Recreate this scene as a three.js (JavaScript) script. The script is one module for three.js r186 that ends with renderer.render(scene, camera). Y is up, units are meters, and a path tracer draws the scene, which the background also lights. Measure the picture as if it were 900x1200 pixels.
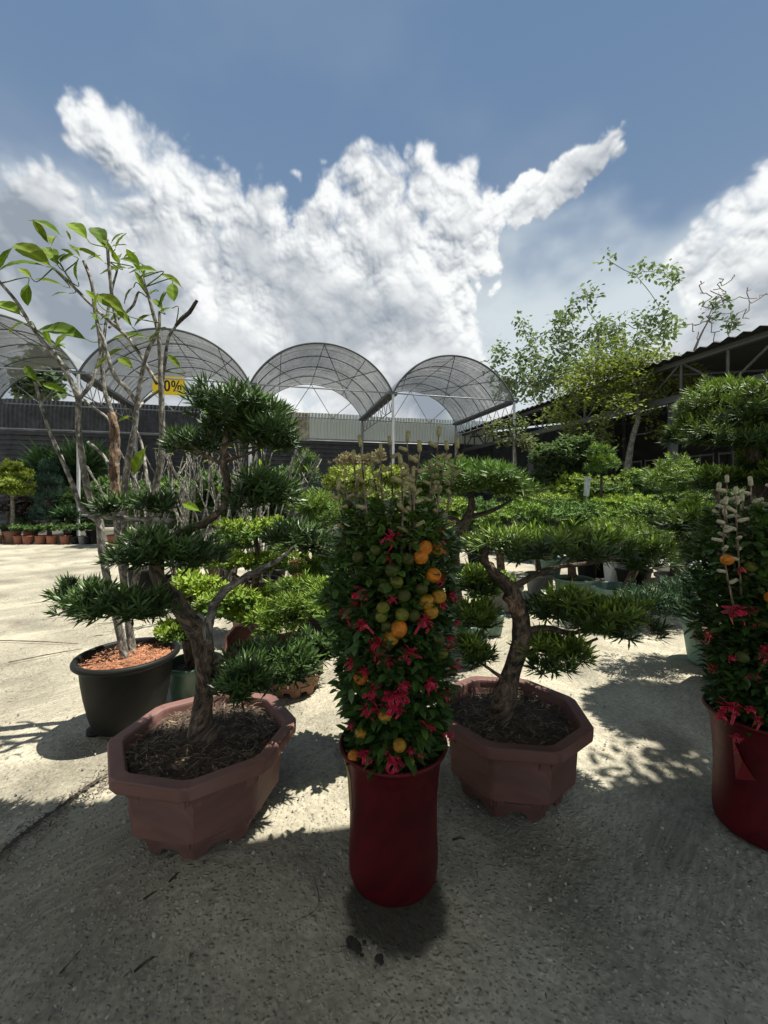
import * as THREE from 'three';
import { ImprovedNoise } from 'three/addons/math/ImprovedNoise.js';
import { mergeGeometries, mergeVertices, toCreasedNormals } from 'three/addons/utils/BufferGeometryUtils.js';

// ---------------------------------------------------------------- camera, sky, sun, exposure
const F = 490, HZ = 582, EYE = 1.4;                       // the photograph's focal length and horizon, in its 900 x 1200 pixels
const scene = new THREE.Scene();
const camera = new THREE.PerspectiveCamera(2 * Math.atan(600 / F) * 180 / Math.PI, 768 / 1024, 0.05, 900);
camera.position.set(0, EYE, 0);
camera.setViewOffset(900, 1200, 0, 18, 900, 1200);       // a level camera, the lens shifted so that the horizon sits at 582
const SUN = new THREE.Vector3(0.36, 1, -0.08).normalize();
const sun = new THREE.DirectionalLight(new THREE.Color(1, 0.955, 0.86), 5);
sun.position.copy(SUN).multiplyScalar(60).add(new THREE.Vector3(0, 0, -10)); sun.castShadow = true;
sun.shadow.mapSize.set(4096, 4096); sun.shadow.bias = -0.0005;
Object.assign(sun.shadow.camera, { left: -40, right: 40, top: 40, bottom: -40, near: 1, far: 150 });
sun.target.position.set(0, 0, -10); scene.add(sun, sun.target);
const renderer = new THREE.WebGLRenderer({ antialias: true });
renderer.toneMapping = THREE.LinearToneMapping; renderer.toneMappingExposure = 1.62;
renderer.shadowMap.enabled = true;
scene.background = makeSky(); scene.environment = scene.background; scene.environmentIntensity = 1;

// ---------------------------------------------------------------- noise and random numbers
function rng(s) { let a = (s * 2654435761) >>> 0; return () => { a = (a + 0x6D2B79F5) >>> 0; let t = Math.imul(a ^ (a >>> 15), 1 | a); t = (t + Math.imul(t ^ (t >>> 7), 61 | t)) ^ t; return ((t ^ (t >>> 14)) >>> 0) / 4294967296; }; }
function hash3(x, y, z) { let h = Math.imul(x, 374761393) ^ Math.imul(y, 668265263) ^ Math.imul(z, 2147483647 - 1274126177); h = Math.imul(h ^ (h >>> 13), 1274126177); return ((h ^ (h >>> 16)) >>> 0) / 4294967296; }
function vnoise(x, y, z) {                                   // value noise, -1 .. 1
  const X = Math.floor(x), Y = Math.floor(y), Z = Math.floor(z); x -= X; y -= Y; z -= Z;
  const u = x * x * x * (x * (x * 6 - 15) + 10), v = y * y * y * (y * (y * 6 - 15) + 10), w = z * z * z * (z * (z * 6 - 15) + 10);
  const a = hash3(X, Y, Z), b = hash3(X + 1, Y, Z), c = hash3(X, Y + 1, Z), d = hash3(X + 1, Y + 1, Z);
  const e = hash3(X, Y, Z + 1), f = hash3(X + 1, Y, Z + 1), g = hash3(X, Y + 1, Z + 1), h = hash3(X + 1, Y + 1, Z + 1);
  const p = a + (b - a) * u, q = c + (d - c) * u, r = e + (f - e) * u, s = g + (h - g) * u;
  const m = p + (q - p) * v, n = r + (s - r) * v; return (m + (n - m) * w) * 2 - 1;
}
function fbm(x, y, z, o) { let s = 0, a = 0.5; for (let i = 0; i < o; i++) { const X = 0.8 * y + 0.6 * z, Y = -0.8 * x + 0.36 * y - 0.48 * z, Z = -0.6 * x - 0.48 * y + 0.64 * z; s += a * vnoise(X, Y, Z); a *= 0.5; x = X * 2.03 + 7.1; y = Y * 2.03 + 3.7; z = Z * 2.03 + 11.3; } return s; }
function clamp(x, a, b) { return x < a ? a : x > b ? b : x; }
function sstep(a, b, x) { x = clamp((x - a) / (b - a), 0, 1); return x * x * (3 - 2 * x); }
function lerp(a, b, t) { return a + (b - a) * t; }

// ---------------------------------------------------------------- the sky: air and cumulus clouds over every direction
function makeSky() {
  const W = 3072, H = 1536, cw = 1024, ch = 512, rad = Math.PI / 180;
  // puffs of the cumulus banks: azimuth from the view direction, elevation, radius in degrees
  const bank = [[-42.6, 25.1, 5.1], [-38.9, 28.9, 3.9], [-35.5, 35.2, 2.3], [-31.5, 35.0, 2.9], [-35.1, 36.9, 1.3], [-27.0, 33.7, 4.2], [-21.7, 33.6, 3.7], [-15.9, 33.5, 3.7], [-17.0, 28.8, 6.3], [-27.0, 26.3, 7.5], [-35.5, 22.7, 8.4], [-42.6, 18.5, 6.8], [-9.3, 32.8, 3.2], [-6.6, 35.7, 2.4], [-2.9, 39.0, 2.2], [0.2, 37.4, 2.8], [5.2, 39.7, 2.1], [5.8, 36.5, 3.5], [11.0, 36.5, 2.8], [14.9, 34.2, 2.3], [10.4, 32.7, 4.8], [0.0, 31.2, 6.9], [18.3, 32.8, 3.0], [21.2, 33.8, 2.8], [23.7, 34.9, 2.6], [26.1, 36.2, 2.2], [27.6, 36.8, 1.7], [3.5, 25.3, 9.0], [-8.1, 23.2, 11.2], [12.7, 29.3, 3.1], [-22.2, 17.0, 11.7], [5.8, 17.2, 8.7], [20.2, 33.6, 1.8], [42.2, 27.7, 2.2], [39.2, 27.3, 2.1], [37.1, 25.9, 2.1], [34.6, 24.7, 1.8], [42.9, 22.1, 5.9], [38.5, 20.7, 4.8], [41.9, 13.8, 5.7], [14.9, 26.2, 1.1], [-11.5, 37.4, 0.6], [-7.9, 38.4, 0.7], [-48, 9, 9], [-33, 9, 9], [-18, 9, 9], [-3, 9, 9], [10, 10, 7], [34, 14, 5], [48, 14, 9]];
  const puffs = [], per = new ImprovedNoise();
  const rnd = rng(77);
  for (const [a, e, r] of bank) puffs.push([a, e, r]);
  for (const turn of [88, 178, 265]) for (const [a, e, r] of bank) puffs.push([a * (0.9 + 0.2 * rnd()) + turn + rnd() * 3, e * (0.8 + 0.25 * rnd()), r * (0.8 + 0.5 * rnd())]);
  const P = puffs.map(([a, e, r]) => [Math.sin(a * rad) * Math.cos(e * rad), Math.sin(e * rad), -Math.cos(a * rad) * Math.cos(e * rad), r * rad]);
  // coarse field: how deep inside the bank a direction is (radians)
  const coarse = new Float32Array(cw * (ch + 1));
  for (let j = ch / 2 - 2; j <= ch; j++) {
    const el = (j / ch - 0.5) * Math.PI, cy = Math.sin(el), cr = Math.cos(el);
    for (let i = 0; i < cw; i++) {
      const t = (i / cw - 0.5) * 2 * Math.PI, x = Math.cos(t) * cr, z = Math.sin(t) * cr;
      let s = 0;
      for (let k = 0; k < P.length; k++) {
        const p = P[k], d = x * p[0] + cy * p[1] + z * p[2];
        if (d < 0.9) continue;
        const q = 1 - Math.acos(Math.min(1, d)) / p[3];
        if (q > -1.2) s += Math.exp(9 * Math.min(q * Math.sqrt(p[3] / 0.07), 1.4));
      }
      coarse[j * cw + i] = s > 0 ? Math.log(s + 1e-6) / 9 : -1.5;
    }
  }
  const base = (x, y, z) => {
    const fx = (Math.atan2(z, x) / (2 * Math.PI) + 0.5) * cw, fy = (Math.asin(clamp(y, -1, 1)) / Math.PI + 0.5) * ch;
    const i = Math.floor(fx), j = Math.min(ch - 1, Math.max(0, Math.floor(fy))), u = fx - i, v = fy - j;
    const bs = t => { const s = 1 - t; return [s * s * s / 6, (3 * t * t * t - 6 * t * t + 4) / 6, (3 * s * s * s - 6 * s * s + 4) / 6, t * t * t / 6]; }, wu = bs(u), wv = bs(v);
    let q = 0; for (let b = 0; b < 4; b++) { const row = clamp(j + b - 1, 0, ch) * cw; q += wv[b] * (wu[0] * coarse[row + ((i - 1 + cw) % cw)] + wu[1] * coarse[row + (i % cw)] + wu[2] * coarse[row + ((i + 1) % cw)] + wu[3] * coarse[row + ((i + 2) % cw)]); }
    return q;
  };
  const puffy = (x, y, z, o) => { let s = 0, a = 0.5, f = 15; for (let i = 0; i < o; i++) { const X = 0.8 * y + 0.6 * z, Y = -0.8 * x + 0.36 * y - 0.48 * z, Z = -0.6 * x - 0.48 * y + 0.64 * z; x = X; y = Y; z = Z; s += a * Math.abs(per.noise(x * f + 3.3 * i, y * f + 9.1, z * f - 5.7 * i)); a *= 0.57; f *= 2.07; } return s; };
  const field = (x, y, z, o) => {
    const wx = x + 0.03 * fbm(x * 9, y * 9, z * 9, 2), wy = y + 0.03 * fbm(x * 9 + 40, y * 9, z * 9, 2), wz = z + 0.03 * fbm(x * 9, y * 9 + 70, z * 9, 2);
    return base(wx, wy, wz) + 1.15 * (puffy(wx, wy, wz, o) - 0.30) - 0.08;
  };
  const data = new Float32Array(W * H * 4);
  for (let j = 0; j < H; j++) {
    const el = ((j + 0.5) / H - 0.5) * Math.PI, y = Math.sin(el), c = Math.cos(el), e = Math.max(0, el / rad);
    for (let i = 0; i < W; i++) {
      const o = (j * W + i) * 4; data[o + 3] = 1;
      if (el < -0.005) { data[o] = 0.22; data[o + 1] = 0.23; data[o + 2] = 0.23; continue; }
      const t = ((i + 0.5) / W - 0.5) * 2 * Math.PI, x = Math.cos(t) * c, z = Math.sin(t) * c;
      // clear air: deep blue high up, pale towards the horizon
      const hz = Math.exp(-Math.max(0, e - 4) / 13), veil = sstep(-0.1, 0.5, fbm(x * 3 + 2, y * 5, z * 3, 5)) * 0.25;
      let r = lerp(0.134, 0.62, hz), g = lerp(0.232, 0.70, hz), b = lerp(0.405, 0.77, hz);
      const hv = veil * (0.4 + 0.6 * sstep(70, 30, e)); r = lerp(r, 0.36, hv); g = lerp(g, 0.42, hv); b = lerp(b, 0.53, hv);
      const lo = 0.95 * sstep(33.5, 23, e + 7 * fbm(x * 6, y * 9, z * 6, 5)); r = lerp(r, 0.69, lo); g = lerp(g, 0.765, lo); b = lerp(b, 0.82, lo);
      const B = base(x, y, z);
      if (B > -0.75) {
        const Fd = field(x, y, z, 6), wide = 0.12 + 0.34 * sstep(-0.15, 0.3, fbm(x * 4 + 8, y * 4, z * 4, 2)), d = sstep(0.08 - wide * 0.5, 0.08 + wide * 0.6, Fd) * sstep(-0.7, -0.35, B);
        const wisp = 0.5 * sstep(-0.45, 0.35, Fd + 0.5 * fbm(x * 20, y * 26, z * 20, 4)) * sstep(34, 25, e);
        if (wisp > 0) { r = lerp(r, 0.56, wisp); g = lerp(g, 0.62, wisp); b = lerp(b, 0.69, wisp); }
        if (d > 0) {
          // light from above: where the bank thins towards the sun it is bright, deep inside and low it greys
          const up = [SUN.x - x * 0.4, SUN.y, SUN.z], L = Math.hypot(...up), s1 = 0.0055 / L, s2 = 0.05 / L;
          const n = v => { const m = Math.hypot(...v); return v.map(q => q / m); };
          const a = n([x + up[0] * s1, y + up[1] * s1, z + up[2] * s1]), q = n([x + up[0] * s2, y + up[1] * s2, z + up[2] * s2]);
          const n3 = n([x + up[0] * 0.02 / L, y + up[1] * 0.02 / L, z + up[2] * 0.02 / L]), g3 = puffy(x, y, z, 3) - puffy(n3[0], n3[1], n3[2], 3);
          const g1 = 1.15 * (puffy(x, y, z, 6) - puffy(a[0], a[1], a[2], 6)), g2 = B - base(q[0], q[1], q[2]) + 0.5 * (puffy(x, y, z, 2) - puffy(q[0], q[1], q[2], 2)), big = fbm(x * 4 + 3.2, y * 5.5 + 1, z * 4, 4), toSun = x * SUN.x + y * SUN.y + z * SUN.z, crisp = sstep(1.15, 0.25, B + 0.9 * big);
          const soft = sstep(14, 27, e);
          let lit = 0.40 + 1.5 * g3 * (0.2 + 0.8 * soft) * (0.3 + 0.7 * crisp) + g1 * 2.2 * (0.2 + 0.8 * soft) * (0.22 + 0.78 * crisp) + g2 * 0.55 - 0.85 * big + 0.22 * crisp + 0.30 * (toSun - 0.5) + 0.18 * sstep(0.6, 0.1, Fd);
          lit = clamp(lit + 0.10 * (1 - soft), 0, 1.10);
          const lr = lerp(0.31, 0.93, lit), lg = lerp(0.36, 0.95, lit), lb = lerp(0.43, 0.97, lit);
          r = lerp(r, lr, d); g = lerp(g, lg, d); b = lerp(b, lb, d);
        }
      }
      data[o] = r * 0.61; data[o + 1] = g * 0.61; data[o + 2] = b * 0.60;
    }
  }
  const tex = new THREE.DataTexture(data, W, H, THREE.RGBAFormat, THREE.FloatType);
  tex.mapping = THREE.EquirectangularReflectionMapping; tex.magFilter = THREE.LinearFilter; tex.minFilter = THREE.LinearFilter; tex.colorSpace = THREE.LinearSRGBColorSpace; tex.needsUpdate = true;
  return tex;
}

// ---------------------------------------------------------------- helpers
const V = (x, y, z) => new THREE.Vector3(x, y, z);
const P = (px, py, d) => V((px - 450) / F * d, EYE - (py - HZ) / F * d, -d);      // the point at depth d metres behind a pixel of the photograph
const GX = (px, d) => V((px - 450) / F * d, 0, -d);                               // the ground at that depth
const taken = {};
function numbered(n) { taken[n] = (taken[n] || 0) + 1; return taken[n] === 1 ? n : n + '_' + String(taken[n] - 1).padStart(3, '0'); }
function thing(name, label, category, at = V(0, 0, 0), group) {
  const o = new THREE.Group(); o.name = numbered(name); o.position.copy(at); scene.add(o);
  o.userData = { label, category }; if (group) o.userData.group = group; return o;
}
// a part from geometry given in world coordinates, put under a thing or under a part of it
function part(name, geo, mat, parent, kind) {
  let at = V(0, 0, 0), p = parent; while (p) { at.add(p.position); p = p.parent; }
  geo.translate(-at.x, -at.y, -at.z);
  const m = new THREE.Mesh(geo, mat); m.name = name; m.castShadow = m.receiveShadow = true; parent.add(m);
  if (kind) m.userData.kind = kind; return m;
}
function struct(name, geo, mat) { const m = new THREE.Mesh(geo, mat); m.name = name; m.castShadow = m.receiveShadow = true; m.userData.kind = 'structure'; scene.add(m); return m; }
function tag(o, label, category, group) { o.userData.label = label; o.userData.category = category; if (group) o.userData.group = group; return o; }
const merge = l => { const g = l.map(x => { const y = x.index ? x.toNonIndexed() : x; for (const k of Object.keys(y.attributes)) if (!['position', 'normal', 'uv', 'color'].includes(k)) y.deleteAttribute(k); return y; });
  const all = ['color', 'uv'].filter(k => !g.every(x => x.attributes[k])); for (const k of all) g.forEach(x => x.deleteAttribute(k)); return mergeGeometries(g); };

// collects leaves and other small faces
class Leaves {
  constructor() { this.p = []; this.c = []; this.i = []; }
  v(a, c) { this.p.push(a.x, a.y, a.z); this.c.push(c[0], c[1], c[2]); return this.p.length / 3 - 1; }
  f(...t) { for (const x of t) this.i.push(x); }
  // a narrow strap leaf of three faces
  strap(p, dir, side, n, len, wid, bend, c0, c1) {
    const m = p.clone().addScaledVector(dir, len * 0.5).addScaledVector(n, len * bend * 0.5), t = p.clone().addScaledVector(dir, len).addScaledVector(n, -len * bend * 0.6);
    const a = this.v(p.clone().addScaledVector(side, wid * 0.2), c0), b = this.v(p.clone().addScaledVector(side, -wid * 0.2), c0);
    const c = this.v(m.clone().addScaledVector(side, wid * 0.5), c1), d = this.v(m.clone().addScaledVector(side, -wid * 0.5), c1), e = this.v(t, c1);
    this.f(a, b, d, a, d, c, c, d, e);
  }
  // an oval leaf folded along its midrib, eight faces
  oval(p, dir, side, n, len, wid, fold, bend, c0, c1) {
    const at = (t, s, h) => p.clone().addScaledVector(dir, len * t).addScaledVector(side, wid * s).addScaledVector(n, len * h);
    const a = this.v(at(0, 0, 0), c0), l1 = this.v(at(0.32, 0.42, fold + bend * 0.2), c1), r1 = this.v(at(0.32, -0.42, fold + bend * 0.2), c1), m1 = this.v(at(0.32, 0, bend * 0.2), c0);
    const l2 = this.v(at(0.7, 0.38, fold * 0.8), c1), r2 = this.v(at(0.7, -0.38, fold * 0.8), c1), m2 = this.v(at(0.7, 0, 0), c0), t = this.v(at(1, 0, -bend * 0.7), c1);
    this.f(a, m1, l1, a, r1, m1, l1, m1, m2, l1, m2, l2, m1, r1, r2, m1, r2, m2, l2, m2, t, m2, r2, t);
  }
  // a small flat diamond leaf, two faces
  chip(p, dir, side, n, len, wid, c) {
    const a = this.v(p, c), b = this.v(p.clone().addScaledVector(dir, len * 0.5).addScaledVector(side, wid * 0.5).addScaledVector(n, len * 0.08), c), d = this.v(p.clone().addScaledVector(dir, len * 0.5).addScaledVector(side, -wid * 0.5).addScaledVector(n, len * 0.08), c), e = this.v(p.clone().addScaledVector(dir, len), c);
    this.f(a, d, e, a, e, b);
  }
  build() {
    const g = new THREE.BufferGeometry();
    g.setAttribute('position', new THREE.Float32BufferAttribute(this.p, 3)); g.setAttribute('color', new THREE.Float32BufferAttribute(this.c, 3));
    g.setIndex(this.i); g.computeVertexNormals(); return g;
  }
}
const frame = d => { const s = Math.abs(d.y) < 0.95 ? V(-d.z, 0, d.x).normalize() : V(1, 0, 0); return [s, s.clone().cross(d).normalize()]; };
const onSphere = r => { const z = r() * 2 - 1, t = r() * 6.2832, q = Math.sqrt(1 - z * z); return V(q * Math.cos(t), z, q * Math.sin(t)); };
const mixc = (a, b, t) => [lerp(a[0], b[0], t), lerp(a[1], b[1], t), lerp(a[2], b[2], t)];
const dim = (a, k) => [a[0] * k, a[1] * k, a[2] * k];

// one leafy shoot
function shoot(L, p, axis, kind, len, r, cA, cB) {
  const [s0, n0] = frame(axis), k = 0.75 + r() * 0.5, cc = [dim(mixc(cA, cB, 0.15), k), dim(mixc(cA, cB, 0.5 + 0.6 * r()), k)];
  if (kind === 'strap') {
    const N = 11 + Math.floor(r() * 5);
    for (let i = 0; i < N; i++) {
      const t = i * 2.4 + r() * 0.5, f = i / N, tilt = lerp(1.35, 0.35, f) + (r() - 0.5) * 0.3;
      const out = s0.clone().multiplyScalar(Math.cos(t)).addScaledVector(n0, Math.sin(t));
      const d = axis.clone().multiplyScalar(Math.cos(tilt)).addScaledVector(out, Math.sin(tilt));
      const side = d.clone().cross(out).normalize(); if (!(side.lengthSq() > 0.1)) continue; const n = side.clone().cross(d);
      L.strap(p.clone().addScaledVector(axis, len * 0.55 * (f - 0.5)), d, side, n, len * (0.65 + 0.5 * r()) * (f > 0.85 ? 0.7 : 1), len * 0.15, 0.12 * (r() - 0.3), cc[0], f > 0.6 ? cc[1] : mixc(cc[0], cc[1], 0.45));
    }
  } else if (kind === 'rosette') {
    const N = 7 + Math.floor(r() * 4);
    for (let i = 0; i < N; i++) {
      const t = i * 2.4 + r() * 0.6, f = i / N, tilt = lerp(1.5, 0.5, f) + (r() - 0.5) * 0.4;
      const out = s0.clone().multiplyScalar(Math.cos(t)).addScaledVector(n0, Math.sin(t));
      const d = axis.clone().multiplyScalar(Math.cos(tilt)).addScaledVector(out, Math.sin(tilt));
      const side = d.clone().cross(out).normalize(); if (!(side.lengthSq() > 0.1)) continue; const n = side.clone().cross(d);
      L.oval(p.clone().addScaledVector(axis, len * 0.5 * (f - 0.4)), d, side, n, len * (0.7 + 0.5 * r()), len * 0.5, 0.06, 0.1, cc[0], cc[1]);
    }
  } else if (kind === 'needle') {
    for (let i = 0; i < 12; i++) {
      const t = i * 2.4, f = i / 12, tilt = lerp(1.0, 0.2, f) + r() * 0.3, out = s0.clone().multiplyScalar(Math.cos(t)).addScaledVector(n0, Math.sin(t));
      const d = axis.clone().multiplyScalar(Math.cos(tilt)).addScaledVector(out, Math.sin(tilt)), side = d.clone().cross(out).normalize(); if (!(side.lengthSq() > 0.1)) continue;
      L.chip(p.clone().addScaledVector(axis, len * (f - 0.5)), d, side, out, len * 0.7, len * 0.13, cc[i % 2]);
    }
  } else {                                                   // loose: a few hanging flat leaves
    for (let i = 0; i < 6; i++) {
      const d = onSphere(r); d.y = d.y * 0.5 + axis.y * 0.2; d.normalize(); const [s, n] = frame(d);
      L.oval(p.clone().addScaledVector(onSphere(r), len * 0.3), d, s, n, len * (0.7 + 0.6 * r()), len * 0.45, 0.05, 0.15, cc[0], cc[1]);
    }
  }
}
// a foliage pad: shoots over and inside an uneven heap of lobes
function pad(L, c, rx, ry, rz, n, kind, len, r, cA, cB) {
  const lobes = [[0, 0, 0, 0.62]], nl = 6 + Math.floor(r() * 3);
  for (let i = 0; i < nl; i++) { const t = (i + r() * 0.7) / nl * 6.2832, q = 0.5 + 0.10 * r(); lobes.push([Math.cos(t) * q, (r() - 0.5) * 0.7, Math.sin(t) * q, 0.40 + 0.12 * r()]); }
  for (let i = 0; i < n; i++) {
    const b = lobes[Math.floor(r() * lobes.length)], d = onSphere(r); if (d.y < -0.35) d.y *= -0.6;
    const q = b[3] * (0.5 + 0.5 * Math.sqrt(r()));
    const u = V(b[0] + d.x * q, b[1] + d.y * q, b[2] + d.z * q);
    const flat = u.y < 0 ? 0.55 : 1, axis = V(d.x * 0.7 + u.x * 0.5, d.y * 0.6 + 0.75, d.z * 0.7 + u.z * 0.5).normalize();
    const top = clamp(0.22 + u.y * 1.9 + (r() - 0.5) * 0.5, 0, 1.15);  // upper shoots brighter, lower ones darker: canopy shade painted into the leaf colour
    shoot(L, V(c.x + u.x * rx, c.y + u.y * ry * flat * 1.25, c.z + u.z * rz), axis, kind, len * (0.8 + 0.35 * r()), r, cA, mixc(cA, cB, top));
  }
}
// a gnarled tube through points [Vector3, radius]
function limb(pts, r, sides = 9, rough = 0.12, sub = 5) {
  const curve = new THREE.CatmullRomCurve3(pts.map(q => q[0]), false, 'centripetal'), n = (pts.length - 1) * sub, pos = [], uv = [], idx = [], seed = r() * 50;
  let nv = null, acc = 0, last = null;
  for (let i = 0; i <= n; i++) {
    const f = i / n * (pts.length - 1), k = Math.min(pts.length - 2, Math.floor(f)), p = curve.getPoint(i / n), t = curve.getTangent(i / n), rad = lerp(pts[k][1], pts[k + 1][1], f - k);
    if (!nv) nv = frame(t)[0]; nv = nv.clone().addScaledVector(t, -nv.dot(t)).normalize(); const bv = t.clone().cross(nv);
    if (last) acc += p.distanceTo(last); last = p;
    for (let j = 0; j <= sides; j++) {
      const a = j / sides * 6.2832, ca = Math.cos(a), sa = Math.sin(a);
      const q = rad * (1 + rough * (1.4 * vnoise(ca * 1.3 + seed, acc / Math.max(rad, 0.004) * 0.35, sa * 1.3) + 0.7 * vnoise(ca * 3 + seed, acc / Math.max(rad, 0.004) * 0.8, sa * 3)));
      pos.push(p.x + (nv.x * ca + bv.x * sa) * q, p.y + (nv.y * ca + bv.y * sa) * q, p.z + (nv.z * ca + bv.z * sa) * q); uv.push(j / sides * Math.max(0.05, 6.28 * rad) * 4, acc * 4);
    }
  }
  for (let i = 0; i < n; i++) for (let j = 0; j < sides; j++) { const a = i * (sides + 1) + j, b = a + sides + 1; idx.push(a, a + 1, b, b, a + 1, b + 1); }
  // end cap
  const e = pts[pts.length - 1][0], ci = pos.length / 3; pos.push(e.x, e.y, e.z); uv.push(0, acc * 4);
  for (let j = 0; j < sides; j++) idx.push(n * (sides + 1) + j, n * (sides + 1) + j + 1, ci);
  const g = new THREE.BufferGeometry(); g.setAttribute('position', new THREE.Float32BufferAttribute(pos, 3)); g.setAttribute('uv', new THREE.Float32BufferAttribute(uv, 2)); g.setIndex(idx); g.computeVertexNormals(); return g;
}
const bar = (a, b, rad, sides = 6) => { const g = new THREE.CylinderGeometry(rad, rad, a.distanceTo(b), sides); g.applyQuaternion(new THREE.Quaternion().setFromUnitVectors(V(0, 1, 0), b.clone().sub(a).normalize())); g.translate((a.x + b.x) / 2, (a.y + b.y) / 2, (a.z + b.z) / 2); return g; };
const beam = (a, b, w, h) => { const d = b.clone().sub(a), L = d.length(), g = new THREE.BoxGeometry(w, h, L); g.lookAt(d); g.translate((a.x + b.x) / 2, (a.y + b.y) / 2, (a.z + b.z) / 2); return g; };
const lathe = (prof, seg = 48) => new THREE.LatheGeometry(prof.map(q => new THREE.Vector2(q[0], q[1])), seg);

// ---------------------------------------------------------------- materials
function texture(N, fn, color, rep) {                          // fn(u, v) over one period -> number or colour
  const d = new Uint8Array(N * N * 4);
  for (let j = 0; j < N; j++) for (let i = 0; i < N; i++) { const c = fn(i / N, j / N), o = (j * N + i) * 4, a = typeof c === 'number' ? [c, c, c] : c; d[o] = clamp(a[0], 0, 1) * 255; d[o + 1] = clamp(a[1], 0, 1) * 255; d[o + 2] = clamp(a[2], 0, 1) * 255; d[o + 3] = 255; }
  const t = new THREE.DataTexture(d, N, N); t.wrapS = t.wrapT = THREE.RepeatWrapping; t.magFilter = THREE.LinearFilter; t.minFilter = THREE.LinearMipmapLinearFilter; t.generateMipmaps = true;
  if (color) t.colorSpace = THREE.SRGBColorSpace; if (rep) t.repeat.set(rep[0], rep[1]); t.needsUpdate = true; return t;
}
const wrapN = (u, v, fx, fy, o, s = 0) => { const a = u * 6.28318, b = v * 6.28318; return fbm(Math.cos(a) * fx / 6.28 + s, Math.sin(a) * fx / 6.28 + Math.cos(b) * fy / 6.28, Math.sin(b) * fy / 6.28 + 5 + s, o); };
const grimeT = texture(512, (u, v) => { const n = wrapN(u, v, 6, 6, 6), m = wrapN(u, v, 30, 30, 3, 9); return 0.86 + 0.32 * n + 0.16 * m + (m > 0.5 ? 0.15 : 0); }, true);
const grimeB = texture(512, (u, v) => 0.5 + 0.5 * wrapN(u, v, 24, 24, 5, 3));
const clayT = texture(512, (u, v) => { const n = wrapN(u, v, 5, 5, 6, 14), m = wrapN(u, v, 22, 22, 4, 19), bloom = sstep(0.12, 0.42, wrapN(u, v, 8, 8, 5, 23)), k = 0.84 + 0.17 * n + 0.10 * m; return [lerp(k, 0.98, 0.16 * bloom), lerp(k, 1.08, 0.22 * bloom), lerp(k, 1.12, 0.26 * bloom)]; }, true);
const barkT = texture(512, (u, v) => { const n = wrapN(u, v, 14, 9, 6), m = Math.abs(wrapN(u, v, 26, 14, 5, 8)); return 0.66 + 0.55 * n + 0.7 * m - 0.12; }, true);
const barkB = texture(512, (u, v) => 0.5 + 0.4 * wrapN(u, v, 22, 6, 5, 8) + 0.6 * Math.abs(wrapN(u, v, 18, 4, 4, 2)));
const lin = (r, g, b) => new THREE.Color().setRGB(r, g, b);
const std = (c, rough, o = {}) => new THREE.MeshStandardMaterial({ color: lin(...c), roughness: rough, ...o });
const leafM = new THREE.MeshPhysicalMaterial({ vertexColors: true, roughness: 0.6, specularIntensity: 0.5, transmission: 0.26, thickness: 0, clearcoat: 0.08, clearcoatRoughness: 0.4, side: THREE.DoubleSide });
const glossLeafM = new THREE.MeshPhysicalMaterial({ vertexColors: true, roughness: 0.55, specularIntensity: 0.7, transmission: 0.22, thickness: 0, clearcoat: 0.3, clearcoatRoughness: 0.3, side: THREE.DoubleSide });
const softLeafM = new THREE.MeshPhysicalMaterial({ vertexColors: true, roughness: 0.88, specularIntensity: 0.35, transmission: 0.45, thickness: 0, side: THREE.DoubleSide });
const bark = (r, g, b) => new THREE.MeshStandardMaterial({ color: lin(r, g, b), map: barkT, bumpMap: barkB, bumpScale: 0.006, roughness: 0.9 });
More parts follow.
